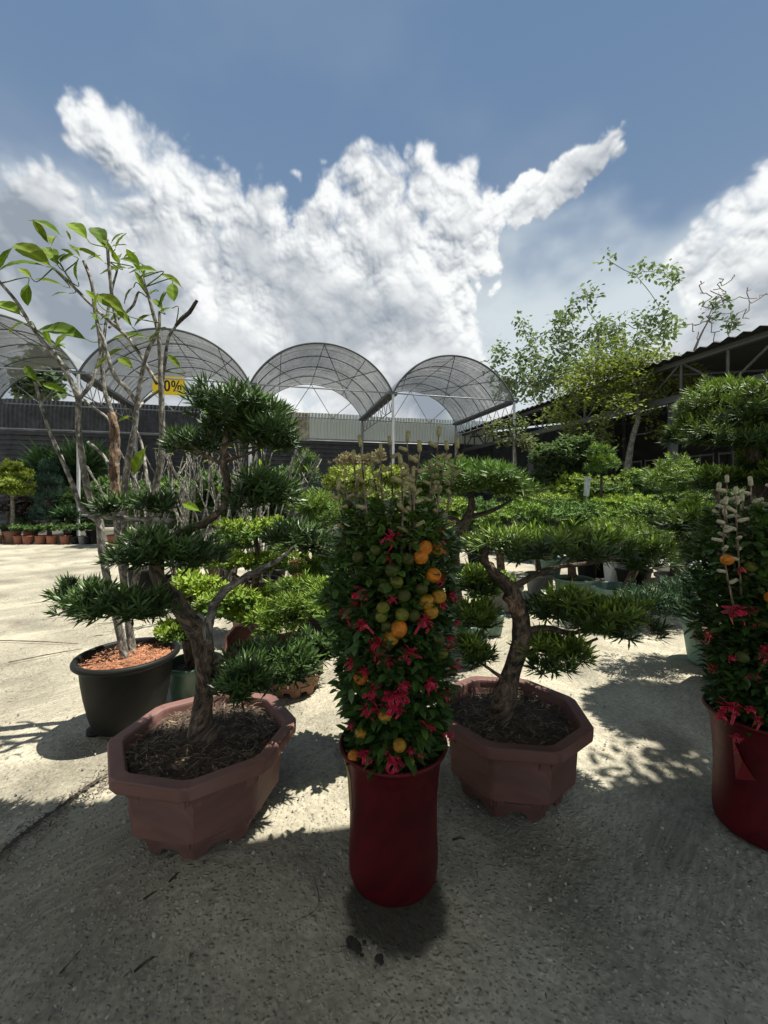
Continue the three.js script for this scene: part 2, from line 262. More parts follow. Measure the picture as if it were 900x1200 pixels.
const M = {
  barkBrown: bark(0.20, 0.145, 0.10), barkGrey: bark(0.36, 0.33, 0.28), barkPale: bark(0.42, 0.395, 0.34), barkDark: bark(0.12, 0.09, 0.065), barkTan: bark(0.42, 0.27, 0.17),
  clay: std([0.265, 0.130, 0.105], 0.66, { map: clayT, bumpMap: grimeB, bumpScale: 0.0008 }), clayDark: std([0.19, 0.088, 0.070], 0.66, { map: clayT, bumpMap: grimeB, bumpScale: 0.0008 }),
  clayOrange: std([0.36, 0.17, 0.10], 0.7, { map: clayT, bumpMap: grimeB, bumpScale: 0.001 }), terracotta: std([0.36, 0.13, 0.075], 0.8, { map: clayT }),
  red: new THREE.MeshPhysicalMaterial({ color: lin(0.10, 0.004, 0.008), map: grimeT, roughness: 0.5, specularIntensity: 0.45, clearcoat: 0.08, clearcoatRoughness: 0.3, bumpMap: grimeB, bumpScale: 0.0006 }),
  black: new THREE.MeshPhysicalMaterial({ color: lin(0.014, 0.016, 0.015), roughness: 0.55, specularIntensity: 0.4, map: grimeT, bumpMap: grimeB, bumpScale: 0.0006 }), green: new THREE.MeshPhysicalMaterial({ color: lin(0.07, 0.16, 0.115), map: grimeT, roughness: 0.4, clearcoat: 0.4, clearcoatRoughness: 0.3 }),
  paleGreen: std([0.20, 0.33, 0.26], 0.55, { map: grimeT }), white: std([0.72, 0.73, 0.73], 0.5, { map: grimeT }), greyPot: std([0.30, 0.30, 0.29], 0.7, { map: grimeT }),
  soil: std([0.085, 0.06, 0.042], 1, { map: grimeT, bumpMap: grimeB, bumpScale: 0.01 }), redSoil: std([0.40, 0.17, 0.085], 1, { map: grimeT, bumpMap: grimeB, bumpScale: 0.012 }),
  gold: std([0.62, 0.48, 0.24], 0.4, { metalness: 0.3 }), steel: std([0.36, 0.38, 0.40], 0.5, { metalness: 0.5, map: grimeT }), paleSteel: std([0.66, 0.68, 0.70], 0.5, { map: grimeT }), darkSteel: std([0.09, 0.10, 0.11], 0.6, { map: grimeT }),
  fenceDark: std([0.055, 0.062, 0.075], 0.45, { map: grimeT, metalness: 0.2 }), fenceLight: std([0.60, 0.66, 0.65], 0.6), fenceBeige: std([0.50, 0.48, 0.38], 0.6, { map: grimeT }), fenceSlate: std([0.07, 0.08, 0.10], 0.55, { map: grimeT }),
  roof: std([0.10, 0.11, 0.125], 0.6, { map: grimeT, side: THREE.DoubleSide }), roofDark: std([0.045, 0.045, 0.045], 0.8, { map: grimeT, side: THREE.DoubleSide }), truss: std([0.10, 0.105, 0.105], 0.6, { map: grimeT }), wood: bark(0.34, 0.26, 0.18), stone: std([0.36, 0.34, 0.30], 0.9, { map: grimeT }),
};
const C = { podoDark: [0.036, 0.074, 0.014], podoMid: [0.075, 0.14, 0.016], podoTip: [0.27, 0.40, 0.04], limeA: [0.15, 0.26, 0.02], limeB: [0.42, 0.54, 0.045], midA: [0.08, 0.16, 0.018], midB: [0.31, 0.46, 0.045], citrus: [0.045, 0.105, 0.017], citrusTip: [0.13, 0.23, 0.03], juni: [0.035, 0.085, 0.035], juniB: [0.09, 0.17, 0.06], yel: [0.20, 0.27, 0.03], yelB: [0.38, 0.44, 0.06] };

// ---------------------------------------------------------------- the ground
const soilR = rng(5);
{
  const N = 1024, h = new Float32Array(N * N), col = new Float32Array(N * N), r = rng(11);
  for (let j = 0; j < N; j++) for (let i = 0; i < N; i++) { const u = i / N, v = j / N; h[j * N + i] = 0.30 + 0.30 * wrapN(u, v, 18, 18, 6) + 0.20 * wrapN(u, v, 120, 120, 3, 4); col[j * N + i] = 0.80 + 0.20 * wrapN(u, v, 7, 7, 6, 2) + 0.16 * wrapN(u, v, 150, 150, 3, 6); }
  for (let k = 0; k < 26000; k++) {                                   // aggregate grains set in the slab
    const x = r() * N, y = r() * N, R = 0.8 + 2.6 * Math.pow(r(), 2.6), up = 0.12 + 0.3 * r(), tone = (r() - 0.40) * 0.26 + (r() < 0.07 ? 0.22 : 0) - (r() < 0.02 ? 0.15 : 0), ex = 0.7 + 0.6 * r();
    for (let j = -5; j <= 5; j++) for (let i = -5; i <= 5; i++) { const q = Math.hypot(i * ex, j / ex) / R; if (q > 1) continue; const o = ((Math.floor(y) + j + N) % N) * N + (Math.floor(x) + i + N) % N; h[o] += up * (1 - q * q); col[o] = lerp(col[o], 0.78 + tone, 0.8 * (1 - q * q * q)); }
  }
  const at = (u, v) => Math.min(N - 1, Math.floor(v * N)) * N + Math.min(N - 1, Math.floor(u * N));
  const map = texture(N, (u, v) => { const c = col[at(u, v)]; return [c, c * 0.985, c * 0.955]; }, true), bump = texture(N, (u, v) => h[at(u, v)] * 0.75);
  // one sheet, fine near the viewer and coarse towards the horizon
  const n = 230, pos = [], uv = [], cc = [], idx = [];
  const warp = t => { const s = Math.abs(t); return Math.sign(t) * (7 * s + 320 * Math.pow(s, 6)); };
  for (let j = 0; j <= n; j++) for (let i = 0; i <= n; i++) {
    const x = warp(i / n * 2 - 1), z = warp(j / n * 2 - 1) - 2.6, near = Math.exp(-(x * x + (z + 2) * (z + 2)) / 60);
    pos.push(x, 0.012 * fbm(x * 0.9, 0.3, z * 0.9, 4) * near - 0.004, z); uv.push(x / 2.3, z / 2.3);
    // weathering: browner and darker in worn patches, smooth grey trowelled slab to the right in front
    const w = fbm(x * 0.7 + 3, 1.7, z * 0.7, 5), grey = sstep(-0.1, 0.9, x + 0.25 * w) * sstep(-2.3, -1.7, z + 0.3 * w), dirt = sstep(0.05, 0.45, fbm(x * 1.9 + 9, 4, z * 1.9, 5)) * 0.34;
    const left = sstep(0.4, -0.6, x + 0.4 * w) * sstep(-2.6, -1.7, z), k = 0.62 * (1 + 0.22 * w * (0.25 + 0.75 * near)) * (1 - dirt) * (1 - 0.06 * grey) * (1 - 0.12 * left);
    cc.push(k * lerp(1.0, 0.93, grey), k * lerp(0.945, 0.95, grey), k * lerp(0.765, 0.85, grey));
  }
  for (let j = 0; j < n; j++) for (let i = 0; i < n; i++) { const a = j * (n + 1) + i, b = a + n + 1; idx.push(a, b, a + 1, b, b + 1, a + 1); }
  const g = new THREE.BufferGeometry(); g.setAttribute('position', new THREE.Float32BufferAttribute(pos, 3)); g.setAttribute('uv', new THREE.Float32BufferAttribute(uv, 2)); g.setAttribute('color', new THREE.Float32BufferAttribute(cc, 3)); g.setIndex(idx); g.computeVertexNormals();
  struct('ground', g, new THREE.MeshStandardMaterial({ vertexColors: true, map, bumpMap: bump, bumpScale: 0.021, roughness: 0.95 }));

  // the open joint that crosses the slab, a ragged dark line, and damp round the front pot
  const joint = (pts, w, name, mat, seed) => {
    const L = [], rr = rng(seed), q = pts.map(([x, y]) => GX(x, EYE * F / (y - HZ))), cu = new THREE.CatmullRomCurve3(q), n2 = 60, p2 = [], i2 = [];
    for (let i = 0; i <= n2; i++) { const p = cu.getPoint(i / n2), t = cu.getTangent(i / n2), s = V(-t.z, 0, t.x), k = w * (0.5 + rr() * 0.9) * Math.min(1, 4 * i / n2, 4 * (n2 - i) / n2 + 0.1), o = (rr() - 0.5) * w * 0.9; for (const e of [-1, 1]) p2.push(p.x + s.x * (e * k + o), 0.010, p.z + s.z * (e * k + o)); }
    for (let i = 0; i < n2; i++) { const a = i * 2; i2.push(a, a + 1, a + 2, a + 2, a + 1, a + 3); }
    const gg = new THREE.BufferGeometry(); gg.setAttribute('position', new THREE.Float32BufferAttribute(p2, 3)); gg.setIndex(i2); gg.computeVertexNormals(); struct(name, gg, mat);
  };
  joint([[-40, 1040], [0, 1003], [40, 970], [75, 944], [112, 918], [150, 895]], 0.012, 'ground_joint', std([0.05, 0.042, 0.032], 1), 3);
  joint([[330, 1090], [372, 1066], [365, 1020]], 0.0015, 'ground_crack', std([0.07, 0.065, 0.055], 1), 8);
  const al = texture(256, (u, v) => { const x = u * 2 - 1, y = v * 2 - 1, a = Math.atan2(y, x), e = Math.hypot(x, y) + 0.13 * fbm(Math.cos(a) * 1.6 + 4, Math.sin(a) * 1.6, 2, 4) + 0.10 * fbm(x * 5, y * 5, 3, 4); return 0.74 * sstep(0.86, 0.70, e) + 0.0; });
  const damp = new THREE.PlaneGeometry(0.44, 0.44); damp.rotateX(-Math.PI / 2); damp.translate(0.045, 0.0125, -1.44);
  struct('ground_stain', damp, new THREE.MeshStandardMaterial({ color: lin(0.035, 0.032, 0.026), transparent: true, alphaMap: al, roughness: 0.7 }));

  // loose pebbles, and dry leaf bits along the joint and under the plants
  const st = new THREE.IcosahedronGeometry(1, 1); { const p = st.attributes.position; for (let i = 0; i < p.count; i++) { const v = V(p.getX(i), p.getY(i), p.getZ(i)), k = 1 + 0.3 * vnoise(v.x * 2, v.y * 2, v.z * 2); p.setXYZ(i, v.x * k, v.y * k * 0.65, v.z * k); } st.computeVertexNormals(); }
  const nP = 6500, im = new THREE.InstancedMesh(st, std([1, 1, 1], 0.9), nP), m4 = new THREE.Matrix4(), qq = new THREE.Quaternion();
  for (let i = 0; i < nP; i++) {
    const d = 0.85 + 5.2 * Math.pow(r(), 1.5), x = (r() * 2 - 1) * (0.4 + d * 1.0), s = 0.0016 + 0.0045 * Math.pow(r(), 4) ; qq.setFromEuler(new THREE.Euler(r(), r() * 6, r()));
    m4.compose(V(x, 0.006 + 0.012 * fbm(x * 0.9, 0.3, -d * 0.9, 4) , -d), qq, V(s * (0.7 + r()), s, s * (0.7 + r()))); im.setMatrixAt(i, m4); const k = 0.16 + 0.30 * r(); im.setColorAt(i, lin(k, k * 0.95, k * 0.85));
  }
  im.name = 'pebbles'; im.castShadow = im.receiveShadow = true; im.userData = { kind: 'stuff', label: 'fine loose pebbles scattered over the concrete yard' }; scene.add(im);
  const LL = new Leaves();
  for (let i = 0; i < 640; i++) {
    let x, z; if (i < 380) { const t = r(); const p = GX(lerp(-30, 150, t), EYE * F / (lerp(1030, 895, t) - HZ)); x = p.x + (r() + r() - 1) * 0.11; z = p.z + (r() + r() - 1) * 0.11; } else { const d = 1.0 + 4.2 * r() * r(); x = (r() * 2 - 1) * (0.4 + 0.95 * d); z = -d; }
    const a = r() * 6.28, d = V(Math.cos(a), (r() - 0.3) * 0.25, Math.sin(a)).normalize(), [s, n] = frame(d), k = 0.4 + r();
    LL.strap(V(x, 0.014, z), d, s, n, 0.012 + 0.045 * r() * r(), 0.003 + 0.004 * r(), 0.3 * r(), dim([0.10, 0.075, 0.05], k), dim([0.12, 0.09, 0.06], k));
  }
  const lit = new THREE.Mesh(LL.build(), new THREE.MeshStandardMaterial({ vertexColors: true, roughness: 0.9, side: THREE.DoubleSide })); lit.name = 'leaf_litter'; lit.castShadow = lit.receiveShadow = true; lit.userData = { kind: 'stuff', label: 'dry brown leaf bits lying on the concrete yard' }; scene.add(lit);
  // twigs and the dark crumbs in front of the pot
  const twig = (a, b, rad, label, mat) => { const d1 = EYE * F / (a[1] - HZ), d2 = EYE * F / (b[1] - HZ), p = GX(a[0], d1), q = GX(b[0], d2); p.y = q.y = rad + 0.009; const mid = p.clone().lerp(q, 0.5); mid.y += rad * 1.5; mid.x += 0.004; const t = thing('twig', label, 'twig', p.clone().setY(0)); part('stem', limb([[p, rad], [mid, rad * 1.1], [q, rad * 0.6]], rng(a[0]), 6, 0.2, 4), mat, t); };
  twig([70, 1146], [99, 1112], 0.003, 'pale straight twig on the shaded concrete at the lower left', M.wood);
  twig([157, 1144], [181, 1126], 0.004, 'short dark twig on the shaded concrete, right of the pale straight one', M.barkDark);
  twig([168, 1058], [184, 1048], 0.003, 'small dark twig just in front of the octagonal bonsai pot', M.barkDark);
  twig([198, 1038], [210, 1026], 0.0035, 'stubby dark twig close under the octagonal bonsai pot foot', M.barkDark);
  twig([530, 988], [545, 987], 0.004, 'tiny dark twig on the grey slab between the two front pots', M.barkDark);
  twig([0, 752], [92, 756], 0.004, 'long thin dry twig on sunlit ground beside the black pot', M.barkBrown);
  twig([10, 778], [96, 762], 0.004, 'second long dry twig on sunlit ground, crossing towards the black pot rim', M.barkBrown);
  const cl = [[411, 1106, 0.013], [416, 1112, 0.017], [420, 1119, 0.011], [409, 1113, 0.008], [427, 1109, 0.007], [444, 1128, 0.013], [447, 1133, 0.008], [424, 1124, 0.006]];
  const cr = cl.map(([x, y, s]) => { const g2 = new THREE.IcosahedronGeometry(s, 2), p = g2.attributes.position; for (let i = 0; i < p.count; i++) { const v = V(p.getX(i), p.getY(i), p.getZ(i)), k = 1 + 0.55 * fbm(v.x * 90, v.y * 90, v.z * 90 + x, 3); p.setXYZ(i, v.x * k, v.y * k * 0.5, v.z * k); } const w = GX(x, EYE * F / (y - HZ)); g2.translate(w.x, 0.012, w.z); g2.computeVertexNormals(); return g2; });
  const crm = new THREE.Mesh(merge(cr), std([0.03, 0.027, 0.022], 1)); crm.name = 'soil_crumbs'; crm.castShadow = true; crm.userData = { kind: 'stuff', label: 'dark damp soil crumbs in front of the red pot' }; scene.add(crm);
}
// the open shelter over the viewer: its front edge throws the shade that lies across the foreground
{
  const Hr = 4.6, w = 13, e = x => -(1.87 + 0.19 * x), t = thing('yard_shelter', 'corrugated shelter roof over the near end of the yard', 'shelter');
  const pos = [], idx = [], nx = 260; for (let i = 0; i <= nx; i++) { const x = -w + 2 * w * i / nx, y = Hr + 0.02 * Math.sin(i * 1.57); pos.push(x, y, e(x), x, y + 0.55, e(x) + 4.6); }
  for (let i = 0; i < nx; i++) { const a = i * 2; idx.push(a, a + 1, a + 2, a + 2, a + 1, a + 3); }
  const g = new THREE.BufferGeometry(); g.setAttribute('position', new THREE.Float32BufferAttribute(pos, 3)); g.setIndex(idx); g.computeVertexNormals(); part('roof', g, std([0.5, 0.5, 0.48], 0.7, { side: THREE.DoubleSide }), t);
  for (const x of [-9, -4.5, 4.8, 9.5]) for (const q of [0.6, 4.3]) { if (Math.abs(x) < 5 && q < 1) continue; part('post', bar(V(x, 0, e(x) + q), V(x, Hr + 0.1 * q, e(x) + q), 0.05, 8), M.steel, t); }
  part('beam', beam(V(-w, Hr - 0.08, e(-w) + 0.6), V(w, Hr - 0.08, e(w) + 0.6), 0.1, 0.14), M.steel, t); part('beam', beam(V(-w, Hr + 0.42, e(-w) + 4.3), V(w, Hr + 0.42, e(w) + 4.3), 0.1, 0.14), M.steel, t);
}

// ---------------------------------------------------------------- pots
function octPot(R, h, rot) {                                     // local geometry: walls with arched feet and framed panels; rim
  const walls = [], rb = R * 0.88, r0 = R * 0.64, ap = Math.cos(Math.PI / 8), top = h - 0.045;
  const sl = Math.hypot(top, (rb - r0) * ap), lean = Math.atan2((rb - r0) * ap, top), wt = 2 * rb * Math.sin(Math.PI / 8), wb = 2 * r0 * Math.sin(Math.PI / 8);
  for (let i = 0; i < 8; i++) {
    const a = rot + (i + 0.5) * Math.PI / 4, place = g => { g.rotateX(lean); g.translate(0, 0, r0 * ap); g.rotateY(Math.PI / 2 - a); return g; };
    const s = new THREE.Shape(), ft = wb * 0.24, ah = h * 0.095;
    s.moveTo(-wb / 2, 0); s.lineTo(-wb / 2 + ft, 0); s.lineTo(-wb / 2 + ft * 1.15, ah * 0.55); s.quadraticCurveTo(-wb / 2 + ft * 1.4, ah, -wb * 0.12, ah); s.lineTo(wb * 0.12, ah); s.quadraticCurveTo(wb / 2 - ft * 1.4, ah, wb / 2 - ft * 1.15, ah * 0.55); s.lineTo(wb / 2 - ft, 0); s.lineTo(wb / 2, 0); s.lineTo(wt / 2, sl); s.lineTo(-wt / 2, sl);
    walls.push(place(new THREE.ExtrudeGeometry(s, { depth: 0.012, bevelEnabled: false }).translate(0, 0, -0.013)));
    const y0 = h * 0.16, y1 = sl - 0.01, half = y => lerp(wb, wt, y / sl) / 2, f = new THREE.Shape(), m = 0.012, k = 0.040 * R / 0.37;
    f.moveTo(-half(y0) + m, y0); f.lineTo(half(y0) - m, y0); f.lineTo(half(y1) - m, y1); f.lineTo(-half(y1) + m, y1); f.closePath();
    const hole = new THREE.Path(), h0 = y0 + k * 0.55, h1 = y1 - k * 0.3; hole.moveTo(-half(h0) + k, h0); hole.lineTo(-half(h1) + k, h1); hole.lineTo(half(h1) - k, h1); hole.lineTo(half(h0) - k, h0); hole.closePath(); f.holes.push(hole);
    walls.push(place(new THREE.ExtrudeGeometry(f, { depth: 0.003, bevelEnabled: true, bevelSize: 0.002, bevelThickness: 0.002, bevelSegments: 1 }).translate(0, 0, 0.0005)));
  }
  const ring = (prof, ch) => {
    const pos = [], idx = [], uv = [], n = 16;
    prof.forEach(([r, y], k) => { for (let i = 0; i <= n; i++) { const c = Math.floor((i % n) / 2), a = rot + c * Math.PI / 4 + ((i % 2) ? ch : -ch); pos.push(Math.cos(a) * r, y, -Math.sin(a) * r * -1); uv.push(i * 0.1, k * 0.05 + y); } });
    for (let k = 0; k < prof.length - 1; k++) for (let i = 0; i < n; i++) { const a = k * (n + 1) + i, b = a + n + 1; idx.push(a, b, a + 1, b, b + 1, a + 1); }
    const g = new THREE.BufferGeometry(); g.setAttribute('position', new THREE.Float32BufferAttribute(pos, 3)); g.setAttribute('uv', new THREE.Float32BufferAttribute(uv, 2)); g.setIndex(idx); g.computeVertexNormals(); return toCreasedNormals(g, 0.45);
  };
  const rim = ring([[R * 0.80, h * 0.3], [R * 0.845, h - 0.012], [R * 0.855, h - 0.003], [R * 0.87, h], [R * 0.985, h], [R * 0.997, h - 0.004], [R, h - 0.012], [R * 0.995, h - 0.046], [R * 0.985, h - 0.052], [R * 0.87, h - 0.052]], 0.05);
  return { walls: merge(walls), rim };
}
function roundPot(R, h, style) {
  const p = {
    red: [[0, 0.004], [R * 0.75, 0.0], [R * 0.79, 0.008], [R * 0.812, h * 0.05], [R * 0.822, h * 0.14], [R * 0.808, h * 0.30], [R * 0.80, h * 0.46], [R * 0.81, h * 0.62], [R * 0.84, h * 0.80], [R * 0.90, h * 0.93], [R * 0.945, h * 0.962], [R * 0.99, h * 0.972], [R * 1.0, h * 0.985], [R * 0.985, h * 0.998], [R * 0.95, h], [R * 0.915, h * 0.992], [R * 0.88, h * 0.93], [R * 0.80, h * 0.6]],
    black: [[0, 0.03], [R * 0.60, 0.03], [R * 0.64, 0.035], [R * 0.72, h * 0.25], [R * 0.80, h * 0.5], [R * 0.85, h * 0.72], [R * 0.87, h * 0.87], [R * 0.89, h * 0.90], [R * 0.96, h * 0.91], [R * 1.0, h * 0.935], [R * 1.005, h * 0.965], [R * 0.98, h * 0.99], [R * 0.94, h], [R * 0.90, h * 0.99], [R * 0.875, h * 0.96], [R * 0.8, h * 0.6]],
    nursery: [[0, 0.004], [R * 0.74, 0], [R * 0.77, 0.01], [R * 0.93, h * 0.84], [R * 0.94, h * 0.86], [R * 1.0, h * 0.87], [R * 1.01, h * 0.90], [R * 1.01, h * 0.98], [R * 0.99, h], [R * 0.93, h], [R * 0.915, h * 0.98], [R * 0.84, h * 0.5]],
  }[style];
  return lathe(p, R > 0.15 ? 64 : 20);
}
function soilTop(at, R, y, r, oct) {
  const pos = [V(at.x, y + 0.02, at.z)], idx = [], uv = [0, 0], nr = 12, na = 48, p = [at.x, y + 0.015, at.z];
  for (let k = 1; k <= nr; k++) for (let i = 0; i < na; i++) { const a = i / na * 6.2832, f = k / nr, q = R * f * (oct === undefined ? 1 : Math.cos(Math.PI / 8) / Math.cos(((a - oct + 50 * Math.PI) % (Math.PI / 4)) - Math.PI / 8)); const x = at.x + Math.cos(a) * q, z = at.z + Math.sin(a) * q; p.push(x, y + 0.02 * (1 - f) + 0.016 * fbm(x * 14, 2, z * 14, 4), z); uv.push(x * 4, z * 4); }
  for (let i = 0; i < na; i++) idx.push(0, 1 + (i + 1) % na, 1 + i);
  for (let k = 0; k < nr - 1; k++) for (let i = 0; i < na; i++) { const a = 1 + k * na + i, b = 1 + k * na + (i + 1) % na; idx.push(a, b, a + na, b, b + na, a + na); }
  const g = new THREE.BufferGeometry(); g.setAttribute('position', new THREE.Float32BufferAttribute(p, 3)); g.setAttribute('uv', new THREE.Float32BufferAttribute(uv, 2)); g.setIndex(idx); g.computeVertexNormals(); return g;
}
function litterOn(at, R, y, n, r, cols, len = 0.05) {                 // bark chips, needles and twigs on the soil of a pot
  const L = new Leaves();
  for (let i = 0; i < n; i++) { const a = r() * 6.28, q = R * Math.sqrt(r()), t = r() * 6.28, d = V(Math.cos(t), (r() - 0.35) * 0.5, Math.sin(t)).normalize(), [s, m] = frame(d), c = dim(cols[Math.floor(r() * cols.length)], 0.5 + r()); L.strap(V(at.x + Math.cos(a) * q, y + 0.012 + 0.016 * r(), at.z + Math.sin(a) * q), d, s, m, len * (0.3 + r() * 1.1), 0.003 + 0.007 * r() * r(), 0.3 * (r() - 0.3), c, c); }
  return L.build();
}
const chipsM = new THREE.MeshStandardMaterial({ vertexColors: true, roughness: 0.95, side: THREE.DoubleSide });
function addPot(t, at, o, r) {                                        // parts: pot (> rim), soil
  const y = o.h - (o.deep || 0.05);
  if (o.style === 'octagon') {
    const { walls, rim } = octPot(o.R, o.h, o.rot ?? 1.36), b = part('pot', walls.translate(at.x, 0.002, at.z), o.mat, t); part('rim', rim.translate(at.x, 0.002, at.z), o.mat, b);
    part('soil', soilTop(at, o.R * 0.815, y, r, o.rot ?? 1.36), o.soil || M.soil, t);
  } else { part('pot', roundPot(o.R, o.h, o.style).translate(at.x, 0.004, at.z), o.mat, t); part('soil', soilTop(at, o.R * 0.88, y, r), o.soil || M.soil, t); }
  return y;
}

// ---------------------------------------------------------------- potted plants trained into foliage pads
// px, py are pixels of the photograph at depth d; every plant becomes real geometry standing at that depth
function bonsai(o) {
  const r = rng(o.seed), d = o.d, at = o.pot && o.pot.at ? o.pot.at : GX(o.px, d), t = thing(o.name || 'potted_bonsai', o.label, o.category || 'bonsai', at, o.group);
  const y = o.pot ? addPot(t, at, o.pot, r) : 0, k = d / F;
  const pt = q => P(q[0], q[1], d + (q[3] || 0));
  (o.wood || []).forEach((w, i) => { const pts = w.map(q => [pt(q), q[2] * 0.5 * k * (o.slim || 1)]); if (i === 0 && o.pot) pts[0][0].set(at.x + (o.lean || 0), y - 0.02, at.z); part(i ? 'branch' : 'trunk', limb(pts, r, d < 2.6 ? 12 : 7, o.rough ?? 0.14, d < 2.6 ? 7 : 4), (o.barks && o.barks[i]) || o.bark || M.barkBrown, t); });
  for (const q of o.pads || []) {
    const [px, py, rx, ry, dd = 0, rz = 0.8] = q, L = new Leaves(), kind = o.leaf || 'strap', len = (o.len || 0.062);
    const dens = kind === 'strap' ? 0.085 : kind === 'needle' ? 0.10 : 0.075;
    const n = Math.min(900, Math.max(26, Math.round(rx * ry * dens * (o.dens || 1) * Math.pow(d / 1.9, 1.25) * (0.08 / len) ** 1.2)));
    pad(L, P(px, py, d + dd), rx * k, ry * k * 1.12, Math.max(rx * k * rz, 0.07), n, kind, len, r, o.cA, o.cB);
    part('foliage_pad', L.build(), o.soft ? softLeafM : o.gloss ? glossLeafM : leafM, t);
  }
  if (o.litter) part('soil_litter', litterOn(at, o.pot.R * 0.76, y, o.litter, r, o.litterC || [[0.09, 0.06, 0.038], [0.13, 0.09, 0.06], [0.04, 0.03, 0.022], [0.20, 0.15, 0.10]]), chipsM, t, 'stuff');
  return t;
}
const podo = { leaf: 'strap', cA: C.podoDark, cB: C.podoTip };

// the left front bonsai
const potA = V(-0.785, 0, -1.85);
bonsai({ ...podo, gloss: true, slim: 0.70, len: 0.066, seed: 21, name: 'potted_bonsai', label: 'twisted bonsai with bare crooked trunk in octagonal clay pot, left front', d: 1.86, pot: { style: 'octagon', R: 0.388, h: 0.368, mat: M.clay, at: potA, deep: 0.045 }, lean: 0.0, litter: 1500, bark: M.barkBrown, rough: 0.16,
  barks: [M.barkBrown, M.barkGrey, M.barkBrown, M.barkBrown, M.barkGrey],
  cB: [0.10, 0.19, 0.04],
  wood: [[[236, 872, 62], [236, 850, 40], [238, 815, 30], [240, 780, 30], [236, 748, 31], [222, 728, 28], [204, 702, 26], [186, 678, 22], [186, 650, 20], [206, 628, 16], [240, 612, 13], [262, 594, 11], [266, 570, 11], [262, 540, 13], [266, 505, 9]],
    [[240, 752, 20], [247, 720, 16], [256, 700, 14], [278, 682, 12], [304, 668, 10], [328, 655, 8], [346, 640, 5]],
    [[240, 782, 12], [262, 772, 11], [290, 765, 9], [318, 772, 5]],
    [[231, 746, 26], [224, 735, 25], [219, 726, 24]],
    [[206, 612, 9], [180, 609, 11], [150, 608, 9], [120, 606, 6], [96, 604, 4]],
    [[266, 585, 8], [284, 578, 6], [305, 576, 4]], [[186, 690, 14], [165, 700, 9], [138, 712, 5]], [[190, 650, 10], [176, 630, 6], [180, 605, 4]], [[262, 545, 8], [235, 530, 5], [222, 520, 3]], [[264, 540, 8], [295, 530, 5], [310, 522, 3]]],
  pads: [[282, 504, 62, 44, 0, 0.75], [226, 524, 34, 17, 0.1], [314, 520, 36, 26, -0.05], [310, 584, 40, 30], [178, 594, 26, 13, 0.05], [134, 597, 24, 10, 0.05], [198, 650, 66, 30, -0.05, 0.7], [140, 722, 64, 30, -0.1, 0.65], [96, 700, 32, 20, 0.05], [318, 784, 60, 34, 0.02, 0.6], [284, 802, 36, 26, -0.12], [372, 772, 24, 30, 0.15], [352, 634, 44, 26, 0.15]] });

// the middle bonsai behind the citrus
const potB = V(0.605, 0, -2.03);
bonsai({ ...podo, gloss: true, slim: 0.74, len: 0.064, seed: 22, label: 'bonsai with wide flat umbrella canopy in octagonal clay pot, beside the fruiting citrus', d: 2.03, pot: { style: 'octagon', R: 0.37, h: 0.375, mat: M.clayDark, at: potB, rot: 1.31, deep: 0.06 }, lean: -0.05, litter: 900, bark: M.barkBrown, barks: [M.barkBrown, M.barkTan],
  wood: [[[584, 862, 46], [586, 842, 38], [592, 815, 32], [602, 780, 29], [611, 745, 27], [609, 715, 24], [598, 690, 22], [580, 672, 18], [568, 655, 12], [572, 640, 8]],
    [[594, 696, 19], [603, 706, 22], [608, 720, 22]],  // short tan piece laid over the trunk, painting its sunlit spot
    [[612, 742, 14], [640, 736, 10], [668, 742, 8], [700, 735, 5]], [[606, 770, 10], [630, 762, 7], [655, 768, 4]], [[598, 690, 12], [640, 668, 8], [690, 660, 6], [725, 655, 4]], [[598, 800, 8], [575, 785, 5], [556, 772, 3]], [[668, 742, 6], [684, 754, 5], [700, 748, 4]]],
  pads: [[592, 646, 56, 25, 0.05, 0.9], [640, 636, 46, 20, 0.2], [700, 642, 56, 23, 0.15, 0.9], [748, 656, 36, 24, 0.1], [672, 645, 50, 20, -0.15], [660, 712, 46, 24, 0], [712, 730, 56, 30, -0.05, 0.7], [650, 772, 44, 27, 0.0, 0.7], [556, 768, 24, 24, 0.05], [560, 730, 26, 26, 0.12], [555, 690, 26, 24, 0.05]] });

// smaller plants between and behind them
const pot = (style, R, h, mat, more = {}) => ({ style, R, h, mat, ...more });
const rose = { leaf: 'rosette', len: 0.045, cA: C.midA, cB: C.midB }, lime = { leaf: 'rosette', len: 0.045, cA: C.limeA, cB: C.limeB };
bonsai({ ...rose, cB: C.limeB, seed: 31, label: 'low leafy bonsai in glossy dark green pot behind the left octagonal pot', d: 2.95, px: 228, pot: pot('nursery', 0.19, 0.24, M.green), wood: [[[228, 775, 16], [220, 750, 13], [216, 722, 11], [222, 700, 8]], [[218, 735, 8], [200, 742, 5]], [[218, 720, 8], [255, 705, 5]]], pads: [[254, 705, 46, 22], [208, 742, 26, 14, -0.1], [290, 722, 42, 22, 0.2], [226, 690, 34, 16, 0.1]] });
bonsai({ ...podo, cA: C.podoMid, seed: 32, label: 'bushy bonsai in orange brown octagonal pot behind the left front bonsai', d: 3.05, px: 346, pot: pot('octagon', 0.25, 0.34, M.clayOrange), wood: [[[350, 770, 14], [352, 745, 12], [358, 715, 9]]], pads: [[360, 714, 46, 26], [322, 732, 36, 22, -0.05], [388, 700, 28, 24, 0.1], [345, 690, 34, 16, 0.2]] });
